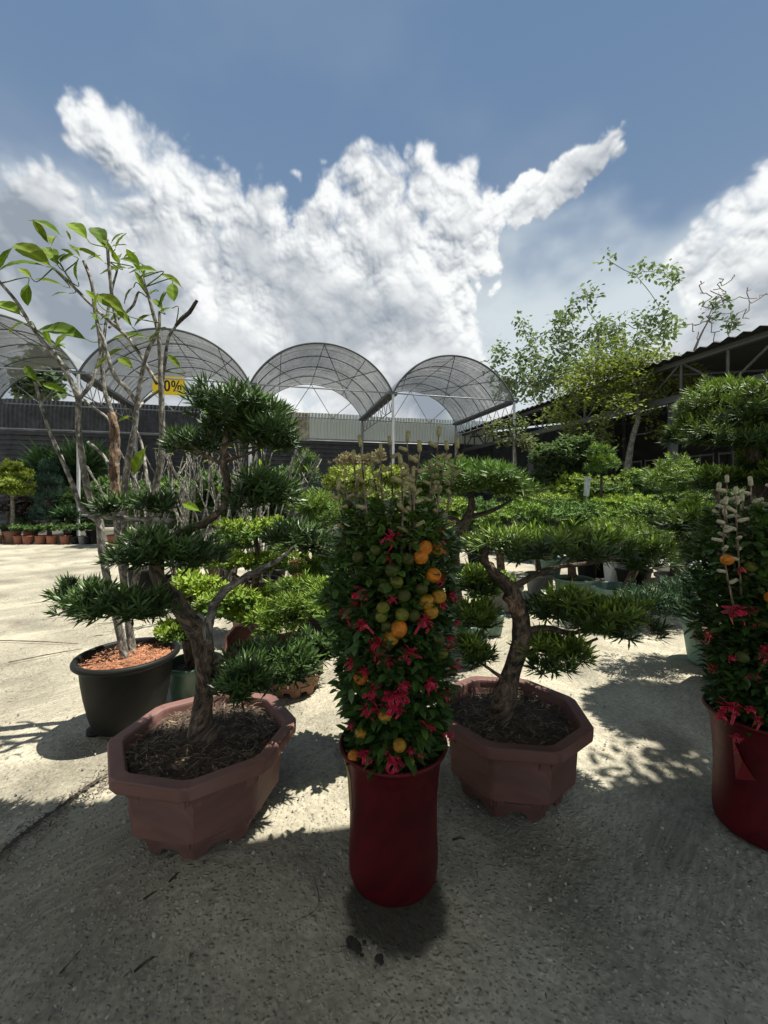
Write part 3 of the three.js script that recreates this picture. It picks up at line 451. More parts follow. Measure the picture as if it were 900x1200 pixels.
bonsai({ ...podo, cA: C.podoMid, seed: 33, label: 'tall strap leaved bonsai in black nursery pot standing behind the orange brown pot', d: 3.8, px: 382, pot: pot('nursery', 0.24, 0.36, M.black), wood: [[[382, 740, 12], [378, 690, 10], [384, 640, 8], [382, 605, 5]], [[380, 670, 7], [352, 650, 4]]], pads: [[384, 606, 40, 28], [352, 640, 38, 24], [398, 652, 34, 24, 0.1], [360, 595, 28, 20, 0.2], [372, 668, 34, 20]] });
bonsai({ ...lime, cA: C.midA, seed: 34, label: 'layered yellow green bonsai with dark trunk behind the crooked trunk of the left front bonsai', d: 4.2, px: 300, pot: pot('nursery', 0.26, 0.34, M.clayOrange), wood: [[[300, 740, 13], [296, 700, 11], [304, 660, 8], [298, 625, 5]], [[298, 690, 7], [272, 672, 4]], [[302, 672, 7], [326, 660, 4]]], pads: [[292, 624, 40, 18], [268, 664, 44, 18], [324, 662, 34, 16], [306, 712, 54, 20, -0.1], [276, 640, 28, 12, 0.2]] });
bonsai({ ...lime, cA: C.midA, seed: 35, label: 'bright green bonsai peeping out just left of the fruiting citrus', d: 4.8, px: 404, pot: pot('nursery', 0.24, 0.3, M.paleGreen), wood: [[[404, 720, 10], [400, 680, 8], [396, 650, 5]]], pads: [[398, 676, 36, 24], [372, 690, 26, 16], [420, 650, 34, 20], [388, 708, 34, 18]] });
bonsai({ ...lime, name: 'ball_shrub', category: 'shrub', cA: C.yel, cB: C.yelB, len: 0.06, seed: 36, label: 'yellow green ball shaped shrub behind the fruiting citrus', d: 6, px: 430, pot: pot('nursery', 0.26, 0.34, M.black), wood: [[[430, 680, 10], [430, 620, 7]]], pads: [[430, 580, 52, 34, 0, 1], [412, 572, 26, 20], [452, 568, 28, 20]] });
bonsai({ ...podo, cA: C.podoMid, cB: [0.16, 0.29, 0.05], len: 0.095, seed: 37, label: 'umbrella shaped bonsai with curved dark trunk, rising right behind the fruiting citrus', d: 3.6, px: 542, bark: M.barkDark, pot: pot('nursery', 0.24, 0.34, M.paleGreen), wood: [[[542, 735, 16], [534, 690, 14], [533, 650, 13], [542, 618, 12], [552, 596, 9], [552, 575, 5]], [[543, 616, 7], [515, 598, 5], [500, 585, 3]], [[545, 608, 8], [578, 598, 5], [600, 586, 3]]], pads: [[552, 566, 58, 24], [512, 576, 34, 18], [596, 574, 34, 18], [540, 556, 46, 18, 0.25], [570, 566, 42, 18, -0.25]] });
bonsai({ ...rose, name: 'leafy_shrub', category: 'shrub', leaf: 'needle', len: 0.09, cA: C.juni, cB: C.midB, seed: 38, label: 'upright soft green shrub by the dark fence, above the bare stems', d: 7.2, px: 355, pot: pot('nursery', 0.24, 0.3, M.terracotta), wood: [[[355, 650, 7], [355, 600, 5]]], pads: [[355, 562, 20, 30], [350, 590, 24, 20], [360, 540, 13, 14]] });
bonsai({ ...lime, name: 'dry_shrub', category: 'shrub', cA: [0.20, 0.17, 0.08], cB: [0.42, 0.36, 0.18], len: 0.05, seed: 39, label: 'straw coloured shrub above the yellow green ball, by the dark fence', d: 8.2, px: 414, pot: pot('nursery', 0.22, 0.3, M.black), wood: [[[414, 640, 6], [414, 560, 4]]], pads: [[414, 543, 26, 11], [440, 538, 14, 10]] });
// right hand rows
bonsai({ ...rose, seed: 41, label: 'bonsai with three green tiers right of the umbrella shaped bonsai', d: 5.2, px: 590, pot: pot('nursery', 0.24, 0.3, M.greyPot), wood: [[[590, 705, 10], [586, 650, 9], [592, 610, 5]]], pads: [[574, 612, 38, 17], [614, 602, 30, 14], [566, 640, 34, 17], [606, 634, 36, 15]] });
bonsai({ ...rose, cB: [0.17, 0.30, 0.055], seed: 42, label: 'tiered bonsai in sage green bowl standing in sunlight beyond the umbrella canopy', d: 5.6, px: 672, pot: pot('nursery', 0.25, 0.31, M.paleGreen), wood: [[[672, 682, 11], [670, 660, 9], [674, 640, 7], [676, 620, 4]], [[672, 650, 6], [645, 632, 3]], [[673, 640, 6], [705, 628, 3]]], pads: [[650, 606, 40, 15], [700, 618, 44, 16], [668, 632, 52, 18, -0.1], [638, 626, 30, 14], [676, 598, 34, 12, 0.3]] });
bonsai({ ...podo, cA: C.podoDark, seed: 43, label: 'dark bonsai in large pale green pot half hidden by the middle bonsai canopy', d: 4.5, px: 726, pot: pot('nursery', 0.27, 0.43, M.paleGreen, { deep: 0.08 }), wood: [[[736, 700, 10], [742, 672, 9], [750, 648, 6]]], pads: [[756, 634, 44, 24], [724, 626, 40, 18, 0.1], [790, 626, 40, 24, 0.1], [815, 640, 30, 26, 0.2], [770, 655, 36, 20, -0.1]] });
bonsai({ ...rose, seed: 44, label: 'small shrub in pale green bowl between the citrus and the middle bonsai trunk', d: 4.3, px: 573, pot: pot('nursery', 0.165, 0.21, M.paleGreen), wood: [[[573, 720, 8], [570, 700, 6]]], pads: [[566, 694, 26, 16], [586, 680, 20, 13], [556, 676, 20, 14]] });
bonsai({ ...lime, name: 'dome_shrub', category: 'shrub', seed: 45, label: 'low bright yellow green dome shrub in the right middle distance', d: 7, px: 738, pot: pot('nursery', 0.26, 0.34, M.greyPot), wood: [[[738, 655, 8], [738, 600, 6]]], pads: [[736, 590, 34, 12], [762, 592, 26, 10], [712, 594, 24, 10]] });
bonsai({ ...lime, name: 'dome_shrub', category: 'shrub', cA: C.midA, len: 0.055, seed: 46, label: 'large sunlit dome shrub behind the white tag', d: 9, px: 692, wood: [[[692, 650, 8], [692, 590, 6]]], pot: pot('nursery', 0.3, 0.4, M.greyPot), pads: [[692, 570, 40, 18], [668, 580, 26, 14], [716, 578, 28, 15], [694, 588, 44, 14]] });
bonsai({ ...podo, cA: C.podoMid, seed: 47, label: 'dark round bonsai ball left of the tall right hand tree', d: 5, px: 806, pot: pot('nursery', 0.26, 0.34, M.paleGreen), wood: [[[806, 700, 12], [800, 640, 10], [806, 590, 7]]], pads: [[806, 564, 44, 32, 0, 1], [784, 570, 26, 20, -0.2], [828, 572, 26, 22]] });
bonsai({ ...rose, name: 'ball_shrub', category: 'shrub', seed: 48, label: 'small round shrub at the foot of the slender pale trunked tree', d: 9.2, px: 746, pot: pot('nursery', 0.24, 0.3, M.terracotta), wood: [[[746, 620, 6], [746, 575, 4]]], pads: [[746, 562, 21, 14, 0, 1]] });
bonsai({ ...rose, name: 'leafy_tree', category: 'tree', leaf: 'loose', len: 0.16, cA: [0.06, 0.105, 0.03], cB: [0.17, 0.26, 0.075], soft: true, seed: 49, label: 'loose big leaved tree with several thin stems in front of the shed', d: 9.5, px: 660, dens: 2.4, bark: M.barkGrey, wood: [[[660, 620, 5], [668, 580, 4], [674, 550, 3]], [[660, 605, 4], [650, 575, 3], [640, 552, 2]], [[662, 600, 4], [684, 570, 3], [690, 540, 2]]], pads: [[652, 538, 30, 18], [680, 528, 28, 14], [640, 560, 22, 16], [700, 545, 22, 18], [664, 560, 26, 14]] });
bonsai({ ...rose, seed: 50, label: 'upright little bonsai with slim straight trunk beside the white tag', d: 7.4, px: 704, leaf: 'strap', len: 0.09, pot: pot('nursery', 0.22, 0.3, M.black), wood: [[[704, 640, 5], [704, 600, 4], [705, 560, 3]]], pads: [[705, 547, 19, 17], [704, 530, 13, 10]] });
bonsai({ ...podo, cA: C.podoDark, cB: C.podoTip, seed: 51, label: 'tall bonsai with big dome crown and thick dark trunk at the right edge', d: 2.95, px: 886, bark: M.barkDark, pot: pot('octagon', 0.36, 0.38, M.clayDark), wood: [[[886, 760, 30], [880, 700, 26], [866, 650, 24], [870, 610, 22], [886, 575, 20], [884, 540, 16], [870, 505, 10]], [[872, 625, 12], [850, 600, 8], [838, 575, 5]], [[884, 570, 12], [915, 560, 8]], [[870, 640, 12], [840, 630, 8, -0.15], [815, 622, 5, -0.22]], [[880, 650, 12], [920, 625, 9, -0.15], [955, 600, 6, -0.2]]], dens: 1.4, pads: [[862, 494, 68, 52, 0, 0.85], [824, 510, 42, 36, 0.05], [905, 490, 58, 52, 0.1], [864, 474, 50, 32, 0.2], [860, 516, 56, 26, -0.1], [912, 545, 40, 34], [846, 566, 30, 20, 0.1], [925, 605, 40, 30], [812, 614, 36, 24, -0.25], [850, 646, 40, 28, -0.3], [945, 560, 50, 40, -0.2], [960, 640, 50, 36, -0.35]] });
bonsai({ ...rose, leaf: 'needle', len: 0.075, cA: C.juni, cB: C.juniB, seed: 52, label: 'juniper like bonsai leaning left out of a sage green pot beside the right red pot', d: 3.5, px: 838, pot: pot('nursery', 0.245, 0.36, M.paleGreen), wood: [[[838, 722, 12], [826, 708, 9], [805, 704, 6], [782, 702, 3]]], pads: [[772, 702, 38, 18, 0, 0.9], [804, 692, 34, 18, 0.1], [752, 710, 22, 14, -0.1], [832, 690, 28, 20], [790, 716, 30, 14, -0.12]] });
bonsai({ ...rose, cA: C.podoDark, cB: C.midB, seed: 53, label: 'dense dark bonsai under the dark round ball in the right middle distance', d: 5.8, px: 792, pot: pot('nursery', 0.26, 0.32, M.greyPot), wood: [[[792, 680, 10], [790, 640, 8], [794, 606, 5]]], pads: [[790, 604, 48, 18], [768, 622, 36, 18], [820, 612, 34, 20], [800, 586, 32, 14, 0.3]] });
bonsai({ ...rose, cB: C.limeB, seed: 54, label: 'low sunlit bonsai between umbrella shaped bonsai and yellow green dome', d: 7.5, px: 642, pot: pot('nursery', 0.26, 0.3, M.paleGreen), wood: [[[642, 650, 8], [642, 600, 5]]], pads: [[640, 588, 40, 12], [612, 582, 26, 10, 0.2], [664, 592, 28, 10]] });
bonsai({ ...rose, seed: 55, label: 'leafy plant in tall white pot behind the sage green bowl', name: 'potted_shrub', category: 'shrub', d: 6.6, px: 722, pot: pot('nursery', 0.20, 0.42, M.white), wood: [[[722, 668, 8], [722, 640, 6]]], pads: [[722, 622, 34, 16], [740, 612, 26, 12, 0.2]] });
bonsai({ ...rose, seed: 56, label: 'small plant in grey pot left of the sage green bowl', name: 'potted_shrub', category: 'shrub', d: 6.0, px: 632, pot: pot('nursery', 0.20, 0.3, M.greyPot), wood: [[[632, 682, 7], [630, 655, 5]]], pads: [[624, 652, 34, 13], [646, 644, 26, 12]] });
bonsai({ ...rose, seed: 57, label: 'small plant in black pot right of the sage green bowl', name: 'potted_shrub', category: 'shrub', d: 7.2, px: 688, pot: pot('nursery', 0.18, 0.36, M.black), wood: [[[688, 650, 7], [688, 630, 5]]], pads: [[688, 622, 30, 12]] });
bonsai({ ...lime, cA: C.midA, seed: 58, label: 'leafy bonsai directly behind the crown of the front fruiting citrus', d: 5, px: 486, pot: pot('nursery', 0.26, 0.34, M.greyPot), wood: [[[486, 715, 11], [484, 660, 8], [480, 620, 5]]], pads: [[470, 616, 46, 22], [512, 626, 38, 20], [446, 640, 32, 18], [524, 600, 34, 16, 0.3]] });
bonsai({ ...rose, seed: 59, label: 'dark green bonsai under the yellow green dome shrub', d: 6.4, px: 742, pot: pot('nursery', 0.26, 0.3, M.black), wood: [[[742, 670, 9], [742, 620, 6]]], pads: [[734, 608, 40, 13], [768, 604, 32, 13], [700, 604, 30, 12, 0.2]] });
// a tipped empty pot and the white tag
{
  const c = P(298, 756, 3.4), t = thing('empty_pot', 'empty octagonal clay pot tipped on its side among the bonsais', 'pot', c), { walls, rim } = octPot(0.17, 0.2, 0.4);
  for (const g of [walls, rim]) { g.rotateX(1.0); g.rotateZ(0.9); g.translate(c.x, c.y - 0.02, c.z - 0.05); }
  const b = part('pot', walls, M.clayDark, t); part('rim', rim, M.clayDark, b);
  const up = GX(298, 3.45), q = thing('upturned_pot', 'upturned brown pot carrying the tipped octagonal pot', 'pot', up), g = roundPot(0.14, c.y - 0.13, 'nursery'); g.rotateX(Math.PI); g.translate(up.x, c.y - 0.13, up.z); part('body', g, M.clayOrange, q);
  const a = P(688, 570, 7.2), s = thing('plant_tag', 'white plastic tag standing on the bright dome shrub', 'tag', V(a.x, 0, a.z)), pl = new THREE.BoxGeometry(0.10, 0.34, 0.006); pl.rotateZ(-0.08); pl.translate(a.x, a.y, a.z); part('plate', pl, M.white, s); part('stake', bar(V(a.x, 0, a.z - 0.01), V(a.x, a.y, a.z - 0.01), 0.008), M.paleSteel, s);
  const b2 = GX(800, 6.8), tr = thing('plant_tray', 'shallow white plastic tray on the ground beyond the juniper', 'tray', b2); part('tray', lathe([[0, 0.01], [0.38, 0], [0.42, 0.02], [0.47, 0.14], [0.49, 0.145], [0.485, 0.15], [0.46, 0.145], [0.4, 0.03], [0, 0.03]]).translate(b2.x, 0.18, b2.z), M.white, tr); part('stand', lathe([[0, 0], [0.3, 0], [0.3, 0.18], [0, 0.18]], 4).translate(b2.x, 0.002, b2.z), M.greyPot, tr);
}
bonsai({ ...rose, len: 0.075, seed: 60, name: 'potted_shrub', category: 'shrub', label: 'broad leaved shrub mostly hidden behind the front fruiting citrus', d: 2.3, px: 444, pot: pot('nursery', 0.17, 0.26, M.black), wood: [[[444, 830, 9], [440, 770, 7], [440, 715, 5]]], pads: [[432, 722, 50, 40, 0, 1], [408, 700, 26, 28, -0.1], [412, 752, 28, 18]], dens: 0.8 });
// bare stemmed plants behind the left bonsai
[[212, 5.6, 'bare grey stemmed shrub, the one just left of the front bonsai upper trunk', 61], [258, 5.0, 'bare grey stemmed shrub right behind the front bonsai upper trunk', 62], [306, 5.4, 'bare grey stemmed shrub right of the front bonsai upper trunk', 63], [168, 6.2, 'bare grey stemmed shrub behind the frangipani trunks', 64]].forEach(([px, d, label, seed]) => {
  const r = rng(seed), at = GX(px, d), t = thing('bare_shrub', label, 'shrub', at), y = addPot(t, at, pot('nursery', 0.24, 0.34, M.black), r), L = new Leaves();
  for (let i = 0; i < 13; i++) {
    const a = r() * 6.28, q = 0.2 + r() * 0.62, h = 1.1 + r() * 0.8, b = V(at.x + Math.cos(a) * 0.08, y, at.z + Math.sin(a) * 0.08), m = V(at.x + Math.cos(a) * q * 0.55, y + h * 0.55, at.z + Math.sin(a) * q * 0.55).add(V((r() - 0.5) * 0.18, 0, (r() - 0.5) * 0.18)), e = V(at.x + Math.cos(a) * q, y + h, at.z + Math.sin(a) * q), rad = 0.0075 + 0.005 * r(), g = [limb([[b, rad * 1.4], [m, rad], [e, rad * 0.75]], r, 6, 0.15, 3)];
    for (let k = 0; k < 3; k++) { const s = m.clone().lerp(e, 0.2 + 0.6 * r()), f = s.clone().add(V((r() - 0.5) * 0.3, 0.14 + 0.22 * r(), (r() - 0.5) * 0.3)); g.push(limb([[s, rad * 0.8], [s.clone().lerp(f, 0.5).add(V(0, -0.02, 0)), rad * 0.7], [f, rad * 0.55]], r, 5, 0.1, 2)); if (r() < 0.3) { const dd = onSphere(r); dd.y = Math.abs(dd.y); const [s1, n1] = frame(dd); L.oval(f, dd, s1, n1, 0.12, 0.04, 0.05, 0.15, C.limeA, C.limeB); } }
    part('stem', merge(g), M.barkPale, t);
  }
  if (L.p.length) part('foliage', L.build(), softLeafM, t, 'stuff');
});

// ---------------------------------------------------------------- frangipani in the black pot: bare forking stems and a few big leaves
function bigLeaf(tip, base, wid, r, seed) {                            // one long blade from stalk to tip, folded, bent and slightly waved
  const ax = tip.clone().sub(base), L = ax.length(); ax.divideScalar(L);
  let n = V((r() - 0.5) * 0.9, 0.75, 0.55 + 0.5 * r()); n.addScaledVector(ax, -n.dot(ax)).normalize(); const s = ax.clone().cross(n), N = 10, Mx = 6, pos = [], col = [], idx = [], sag = 0.02 + 0.07 * r();
  const w = t => t < 0.1 ? 0.05 : Math.pow(Math.sin(Math.PI * Math.pow((t - 0.1) / 0.9, 1.15) * 0.985 + 0.03), 0.75), tone = 0.7 + 0.6 * r(), yellow = r() * 0.5;
  for (let i = 0; i <= N; i++) for (let j = 0; j <= Mx; j++) {
    const t = i / N, v = j / Mx * 2 - 1, k = Math.max(0.02, w(t)) * wid * L * 0.5, q = base.clone().addScaledVector(ax, t * L).addScaledVector(s, v * k).addScaledVector(n, Math.abs(v) * k * 0.33 + L * sag * Math.sin(Math.PI * t) + 0.05 * k * Math.sin(t * 22 + j));
    pos.push(q.x, q.y, q.z); const c = mixc([0.11, 0.20, 0.010], [0.26, 0.31, 0.02], yellow), m = (Math.abs(v) < 0.1 ? 1.5 : 1) * tone * (1 - 0.12 * (i % 2)); col.push(c[0] * m, c[1] * m, c[2] * m);
  }
  for (let i = 0; i < N; i++) for (let j = 0; j < Mx; j++) { const a = i * (Mx + 1) + j, b = a + Mx + 1; idx.push(a, b, a + 1, b, b + 1, a + 1); }
  const g = new THREE.BufferGeometry(); g.setAttribute('position', new THREE.Float32BufferAttribute(pos, 3)); g.setAttribute('color', new THREE.Float32BufferAttribute(col, 3)); g.setIndex(idx); g.computeVertexNormals(); return g;
}
{
  const d = 2.55, at = V(-1.56, 0, -2.55), r = rng(71), k = d / F, t = thing('potted_frangipani', 'bare frangipani tree with a few big leaves in black rolled rim pot', 'tree', at);
  const y = addPot(t, at, { style: 'black', R: 0.285, h: 0.45, mat: M.black, soil: M.redSoil, deep: 0.05 }, r);
  for (let i = 0; i < 3; i++) { const a = 0.6 + i * 2.09; part('foot', lathe([[0, 0], [0.05, 0], [0.055, 0.01], [0.05, 0.032], [0, 0.034]], 16).translate(at.x + 0.16 * Math.cos(a), 0, at.z + 0.16 * Math.sin(a)), M.black, t); }
  part('soil_litter', litterOn(at, 0.24, y + 0.005, 700, r, [[0.45, 0.19, 0.09], [0.30, 0.12, 0.06], [0.55, 0.28, 0.15]], 0.03), chipsM, t, 'stuff');
  // stems in pixels [x, y, thickness, depth offset], the first point meets the pot or an older stem
  const S = [
    [[148, 778, 22], [138, 730, 18], [126, 680, 17], [119, 640, 17], [117, 612, 18], [108, 592, 15], [98, 550, 15], [92, 500, 15], [92, 468, 16]],
    [[117, 612, 14], [97, 597, 12], [84, 565, 11], [72, 537, 10], [56, 500, 9], [45, 462, 9], [41, 448, 7]],
    [[92, 468, 15], [80, 440, 13], [66, 418, 12], [50, 400, 11], [37, 382, 10], [18, 352, 9], [-8, 322, 9]],
    [[92, 468, 12, 0], [107, 450, 10, 0.05], [114, 430, 9, 0.1], [120, 405, 8, 0.12], [124, 380, 7, 0.15]],
    [[156, 775, 20, 0.1], [150, 720, 19, 0.12], [143, 660, 20, 0.12], [136, 590, 22, 0.12], [134, 540, 22, 0.12], [136, 505, 19, 0.12], [129, 478, 14, 0.12], [122, 455, 12, 0.12], [119, 420, 12, 0.12], [116, 390, 11, 0.12], [111, 360, 11, 0.14], [107, 330, 10, 0.15], [98, 306, 9, 0.15]],
    [[136, 505, 10, 0.12], [124, 488, 8, 0.2], [105, 474, 8, 0.2], [78, 440, 7, 0.3], [62, 410, 7, 0.3]],
    [[146, 690, 16, 0.1], [146, 620, 15, 0.0], [147, 565, 15, -0.06], [152, 530, 14, -0.1], [159, 495, 14, -0.1], [161, 470, 14, -0.1], [166, 440, 11, -0.1], [173, 412, 10, -0.1], [186, 385, 9, -0.1], [187, 365, 7, -0.1]],
    [[161, 474, 12, -0.1], [148, 455, 12, -0.12], [134, 440, 11, -0.14], [127, 420, 10, -0.14], [122, 400, 9, -0.15], [113, 378, 8, -0.15]],
    [[150, 715, 17, 0.1], [168, 640, 16, 0.02], [180, 580, 16, 0], [189, 537, 17, 0], [190, 500, 16, 0], [189, 465, 15, 0], [188, 430, 14, 0], [186, 395, 11, 0], [177, 358, 9, 0], [167, 325, 8, 0]],
    [[189, 455, 13, 0], [193, 425, 10, 0.03], [198, 395, 8, 0.05], [206, 382, 8, 0.05]],
    [[184, 450, 11, 0.05], [170, 425, 10, 0.05], [150, 396, 10, 0.05], [130, 378, 10, 0.05], [110, 360, 9, 0.05], [88, 338, 9, 0.05], [72, 322, 8, 0.05], [62, 314, 8, 0.05]],
    [[143, 390, 9, 0.05], [137, 378, 9, 0.04], [131, 345, 9, 0.02], [128, 315, 9, 0], [126, 290, 8, 0]],
    [[128, 384, 7, 0.1], [140, 372, 8, 0.2], [156, 358, 8, 0.25], [163, 342, 7, 0.25], [172, 348, 5, 0.25]],
    [[119, 425, 8, 0.12], [124, 380, 8, 0.15], [131, 340, 7, 0.18], [137, 318, 6, 0.18], [140, 305, 5, 0.18]],
    [[88, 338, 6, 0.05], [76, 318, 5, 0.05], [64, 298, 5, 0.05], [60, 290, 5, 0.05]],
    [[160, 480, 9, -0.1], [172, 468, 8, 0], [186, 458, 7, 0.02]],
    [[178, 590, 9, 0.05], [172, 560, 9, 0.1], [166, 520, 8, 0.2], [160, 505, 7, 0.2]],
    [[134, 560, 9, 0.1], [122, 535, 8, 0.15], [112, 525, 8, 0.15], [103, 518, 9, 0.15]],
  ];
  const knots = []; S.forEach(s => { for (let i = 1; i < s.length; i++) for (let q = 0; q < 4; q++) { const a = s[i - 1], b = s[i], f = q / 3; knots.push(P(lerp(a[0], b[0], f), lerp(a[1], b[1], f), d + lerp(a[3] || 0, b[3] || 0, f))); } });
  S.forEach((s, i) => part(i === 0 || i === 4 || i === 8 ? 'trunk' : 'branch', limb(s.map(q => [P(q[0], q[1], d + (q[3] || 0)), q[2] * 0.5 * k * (q[1] > 520 ? 0.46 : 0.40)]), r, 10, 0.08, 5), M.barkPale, t));
  part('trunk_wrap', limb([[137, 592, 15], [135, 560, 15.5], [134, 535, 16], [135, 510, 15], [130, 484, 12]].map(q => [P(q[0], q[1], d + 0.115), q[2] * 0.34 * k]), r, 14, 0.3, 6), M.barkTan, t);
  part('branch', limb([[P(206, 382, d + 0.05), 0.010], [P(213, 374, d + 0.05), 0.013], [P(222, 366, d + 0.05), 0.012], [P(231, 352, d + 0.05), 0.010]], r, 8, 0.12, 3), M.barkDark, t);
  const Z = [[100, 55, 222, 115], [242, 65, 312, 128], [53, 138, 190, 225], [244, 152, 375, 208], [330, 80, 374, 155], [446, 100, 403, 160], [0, 225, 48, 146], [24, 205, 170, 218], [122, 262, 228, 287], [274, 196, 276, 278], [66, 225, 115, 262], [98, 355, 100, 272], [180, 322, 248, 310], [-10, 342, 80, 392], [36, 450, 98, 416], [138, 438, 318, 480], [342, 316, 445, 385], [385, 345, 470, 435], [438, 350, 472, 286], [352, 245, 455, 222], [455, 240, 562, 236], [562, 243, 645, 295], [612, 340, 606, 270], [420, 192, 492, 216], [392, 472, 535, 468], [526, 478, 572, 440], [318, 440, 370, 418], [588, 528, 638, 578], [342, 575, 445, 502], [418, 538, 472, 580], [88, 566, 135, 625], [150, 628, 236, 664], [472, 428, 535, 384], [540, 332, 574, 375], [445, 170, 492, 205], [300, 300, 350, 352], [160, 150, 205, 215], [232, 90, 250, 130], [215, 155, 262, 182], [560, 380, 610, 362], [395, 160, 422, 212], [490, 265, 555, 238]];
  Z.forEach(([x1, y1, x2, y2], i) => { const dz = (r() - 0.5) * 0.3, flip = [16, 17, 27, 30].includes(i); let a = P(x1 / 3, 240 + y1 / 3, d + dz), b = P(x2 / 3, 240 + y2 / 3, d + dz + (r() - 0.5) * 0.16); 
    let kn = knots[0]; for (const q of knots) if (q.distanceTo(b) < kn.distanceTo(b)) kn = q;
    const ax = b.clone().sub(a).normalize(), L = kn.distanceTo(b), st = limb([[b.clone().addScaledVector(ax, -0.01), 0.0028], [b.clone().addScaledVector(ax, Math.min(0.03, L * 0.4)), 0.003], [kn, 0.0042]], r, 5, 0.05, 4); st.deleteAttribute('uv');
    st.setAttribute('color', new THREE.Float32BufferAttribute(new Float32Array(st.attributes.position.count * 3).map((_, j) => [0.16, 0.22, 0.05][j % 3]), 3));
    part('leaf', L < 0.17 ? merge([bigLeaf(a, b, 0.33 + 0.09 * r(), r, i), st]) : bigLeaf(a, b, 0.36, r, i), softLeafM, t); });
  S.forEach(s => { const e = s[s.length - 1]; if (e[1] > 425 || e[0] === 206) return; const p = P(e[0], e[1], d + (e[3] || 0)); for (let i = 0; i < 3; i++) { const a = r() * 6.28, dir = V(Math.cos(a) * 0.8, 0.35 + 0.7 * r(), Math.sin(a) * 0.6).normalize(), q = p.clone().addScaledVector(dir, 0.02); part('leaf', bigLeaf(q.clone().addScaledVector(dir, 0.07 + 0.09 * r()), q, 0.30 + 0.1 * r(), r, i), softLeafM, t); } });
  part('leaf', bigLeaf(P(158, 556, d - 0.15), P(172, 522, d - 0.12), 0.5, r, 0), softLeafM, t);
  part('leaf', bigLeaf(P(238, 486, d - 0.1), P(258, 478, d), 0.4, r, 0), softLeafM, t); part('leaf', bigLeaf(P(137, 495, d - 0.1), P(158, 488, d - 0.1), 0.4, r, 0), softLeafM, t); part('leaf', bigLeaf(P(214, 590, d + 0.3), P(236, 600, d + 0.3), 0.4, r, 0), softLeafM, t);
}

// ---------------------------------------------------------------- the two fruiting citrus columns in tall red pots, dressed for a festival
const fruitM = c => new THREE.MeshPhysicalMaterial({ color: lin(...c), roughness: 0.55, specularIntensity: 0.5, clearcoat: 0.08, clearcoatRoughness: 0.35, bumpMap: grimeB, bumpScale: 0.0012, map: grimeT });
const fruits = { o: fruitM([0.66, 0.22, 0.02]), y: fruitM([0.48, 0.25, 0.025]), g: fruitM([0.17, 0.18, 0.022]), d: fruitM([0.07, 0.085, 0.014]) };
const bowM = new THREE.MeshPhysicalMaterial({ vertexColors: true, roughness: 0.42, sheen: 0.5, side: THREE.DoubleSide });
function fruitGeo(R, r) { const g = mergeVertices(new THREE.IcosahedronGeometry(R, 4).deleteAttribute('normal')), p = g.attributes.position; for (let i = 0; i < p.count; i++) { const v = V(p.getX(i), p.getY(i), p.getZ(i)), u = v.clone().normalize(), q = Math.hypot(u.x, u.z), k = (1 - 0.10 * Math.exp(-q * q * 22) * (u.y > 0 ? 1 : 0.6)) * (1 + 0.015 * vnoise(u.x * 3, u.y * 3, u.z * 3 + R * 900)); p.setXYZ(i, v.x * k, v.y * k * 0.93, v.z * k); } g.computeVertexNormals(); return g; }
function bowGeo(r, size) {                                               // a knotted ribbon flower: curled loops with pale edges and two tails
  const g = [], red = [0.52, 0.012, 0.05], pink = [0.75, 0.26, 0.33];
  const ribbon = (pts, w, tw) => { const cu = new THREE.CatmullRomCurve3(pts), n = 9, pos = [], col = [], idx = []; for (let i = 0; i <= n; i++) { const p = cu.getPoint(i / n), t = cu.getTangent(i / n), [s] = frame(t), a = tw * i / n, s2 = s.clone().multiplyScalar(Math.cos(a)).addScaledVector(t.clone().cross(s), Math.sin(a)), ww = w * (0.55 + 0.45 * Math.sin(Math.PI * (0.12 + 0.8 * i / n))); for (const e of [-1, -0.78, 0.78, 1]) { pos.push(p.x + s2.x * ww * e, p.y + s2.y * ww * e, p.z + s2.z * ww * e); const c = Math.abs(e) === 1 ? pink : dim(red, 0.7 + 0.5 * r()); col.push(...c); } } for (let i = 0; i < n; i++) for (let j = 0; j < 3; j++) { const a = i * 4 + j; idx.push(a, a + 4, a + 1, a + 1, a + 4, a + 5); } const q = new THREE.BufferGeometry(); q.setAttribute('position', new THREE.Float32BufferAttribute(pos, 3)); q.setAttribute('color', new THREE.Float32BufferAttribute(col, 3)); q.setIndex(idx); q.computeVertexNormals(); return q; };
  for (let i = 0; i < 6; i++) { const a = i / 6 * 6.28 + r() * 0.6, o = V(Math.cos(a), Math.sin(a) * 0.8, 0.35 + 0.5 * r()).normalize(), R = size * (0.7 + 0.5 * r()), s = frame(o)[0]; g.push(ribbon([V(0, 0, 0), o.clone().multiplyScalar(R * 0.6).addScaledVector(s, R * 0.25), o.clone().multiplyScalar(R), o.clone().multiplyScalar(R * 0.65).addScaledVector(s, -R * 0.35), V(0, 0, 0.004)], size * 0.22, 0.6 * (r() - 0.5))); }
  for (let i = 0; i < 2; i++) { const e = (i ? 1 : -1) * (0.4 + r()); g.push(ribbon([V(0, 0, 0.004), V(e * size * 0.5, -size * 0.5, 0.012), V(e * size * 0.6, -size * (1.2 + r() * 0.7), 0.004)], size * 0.14, 2.5 * r())); }
  return merge(g);
}
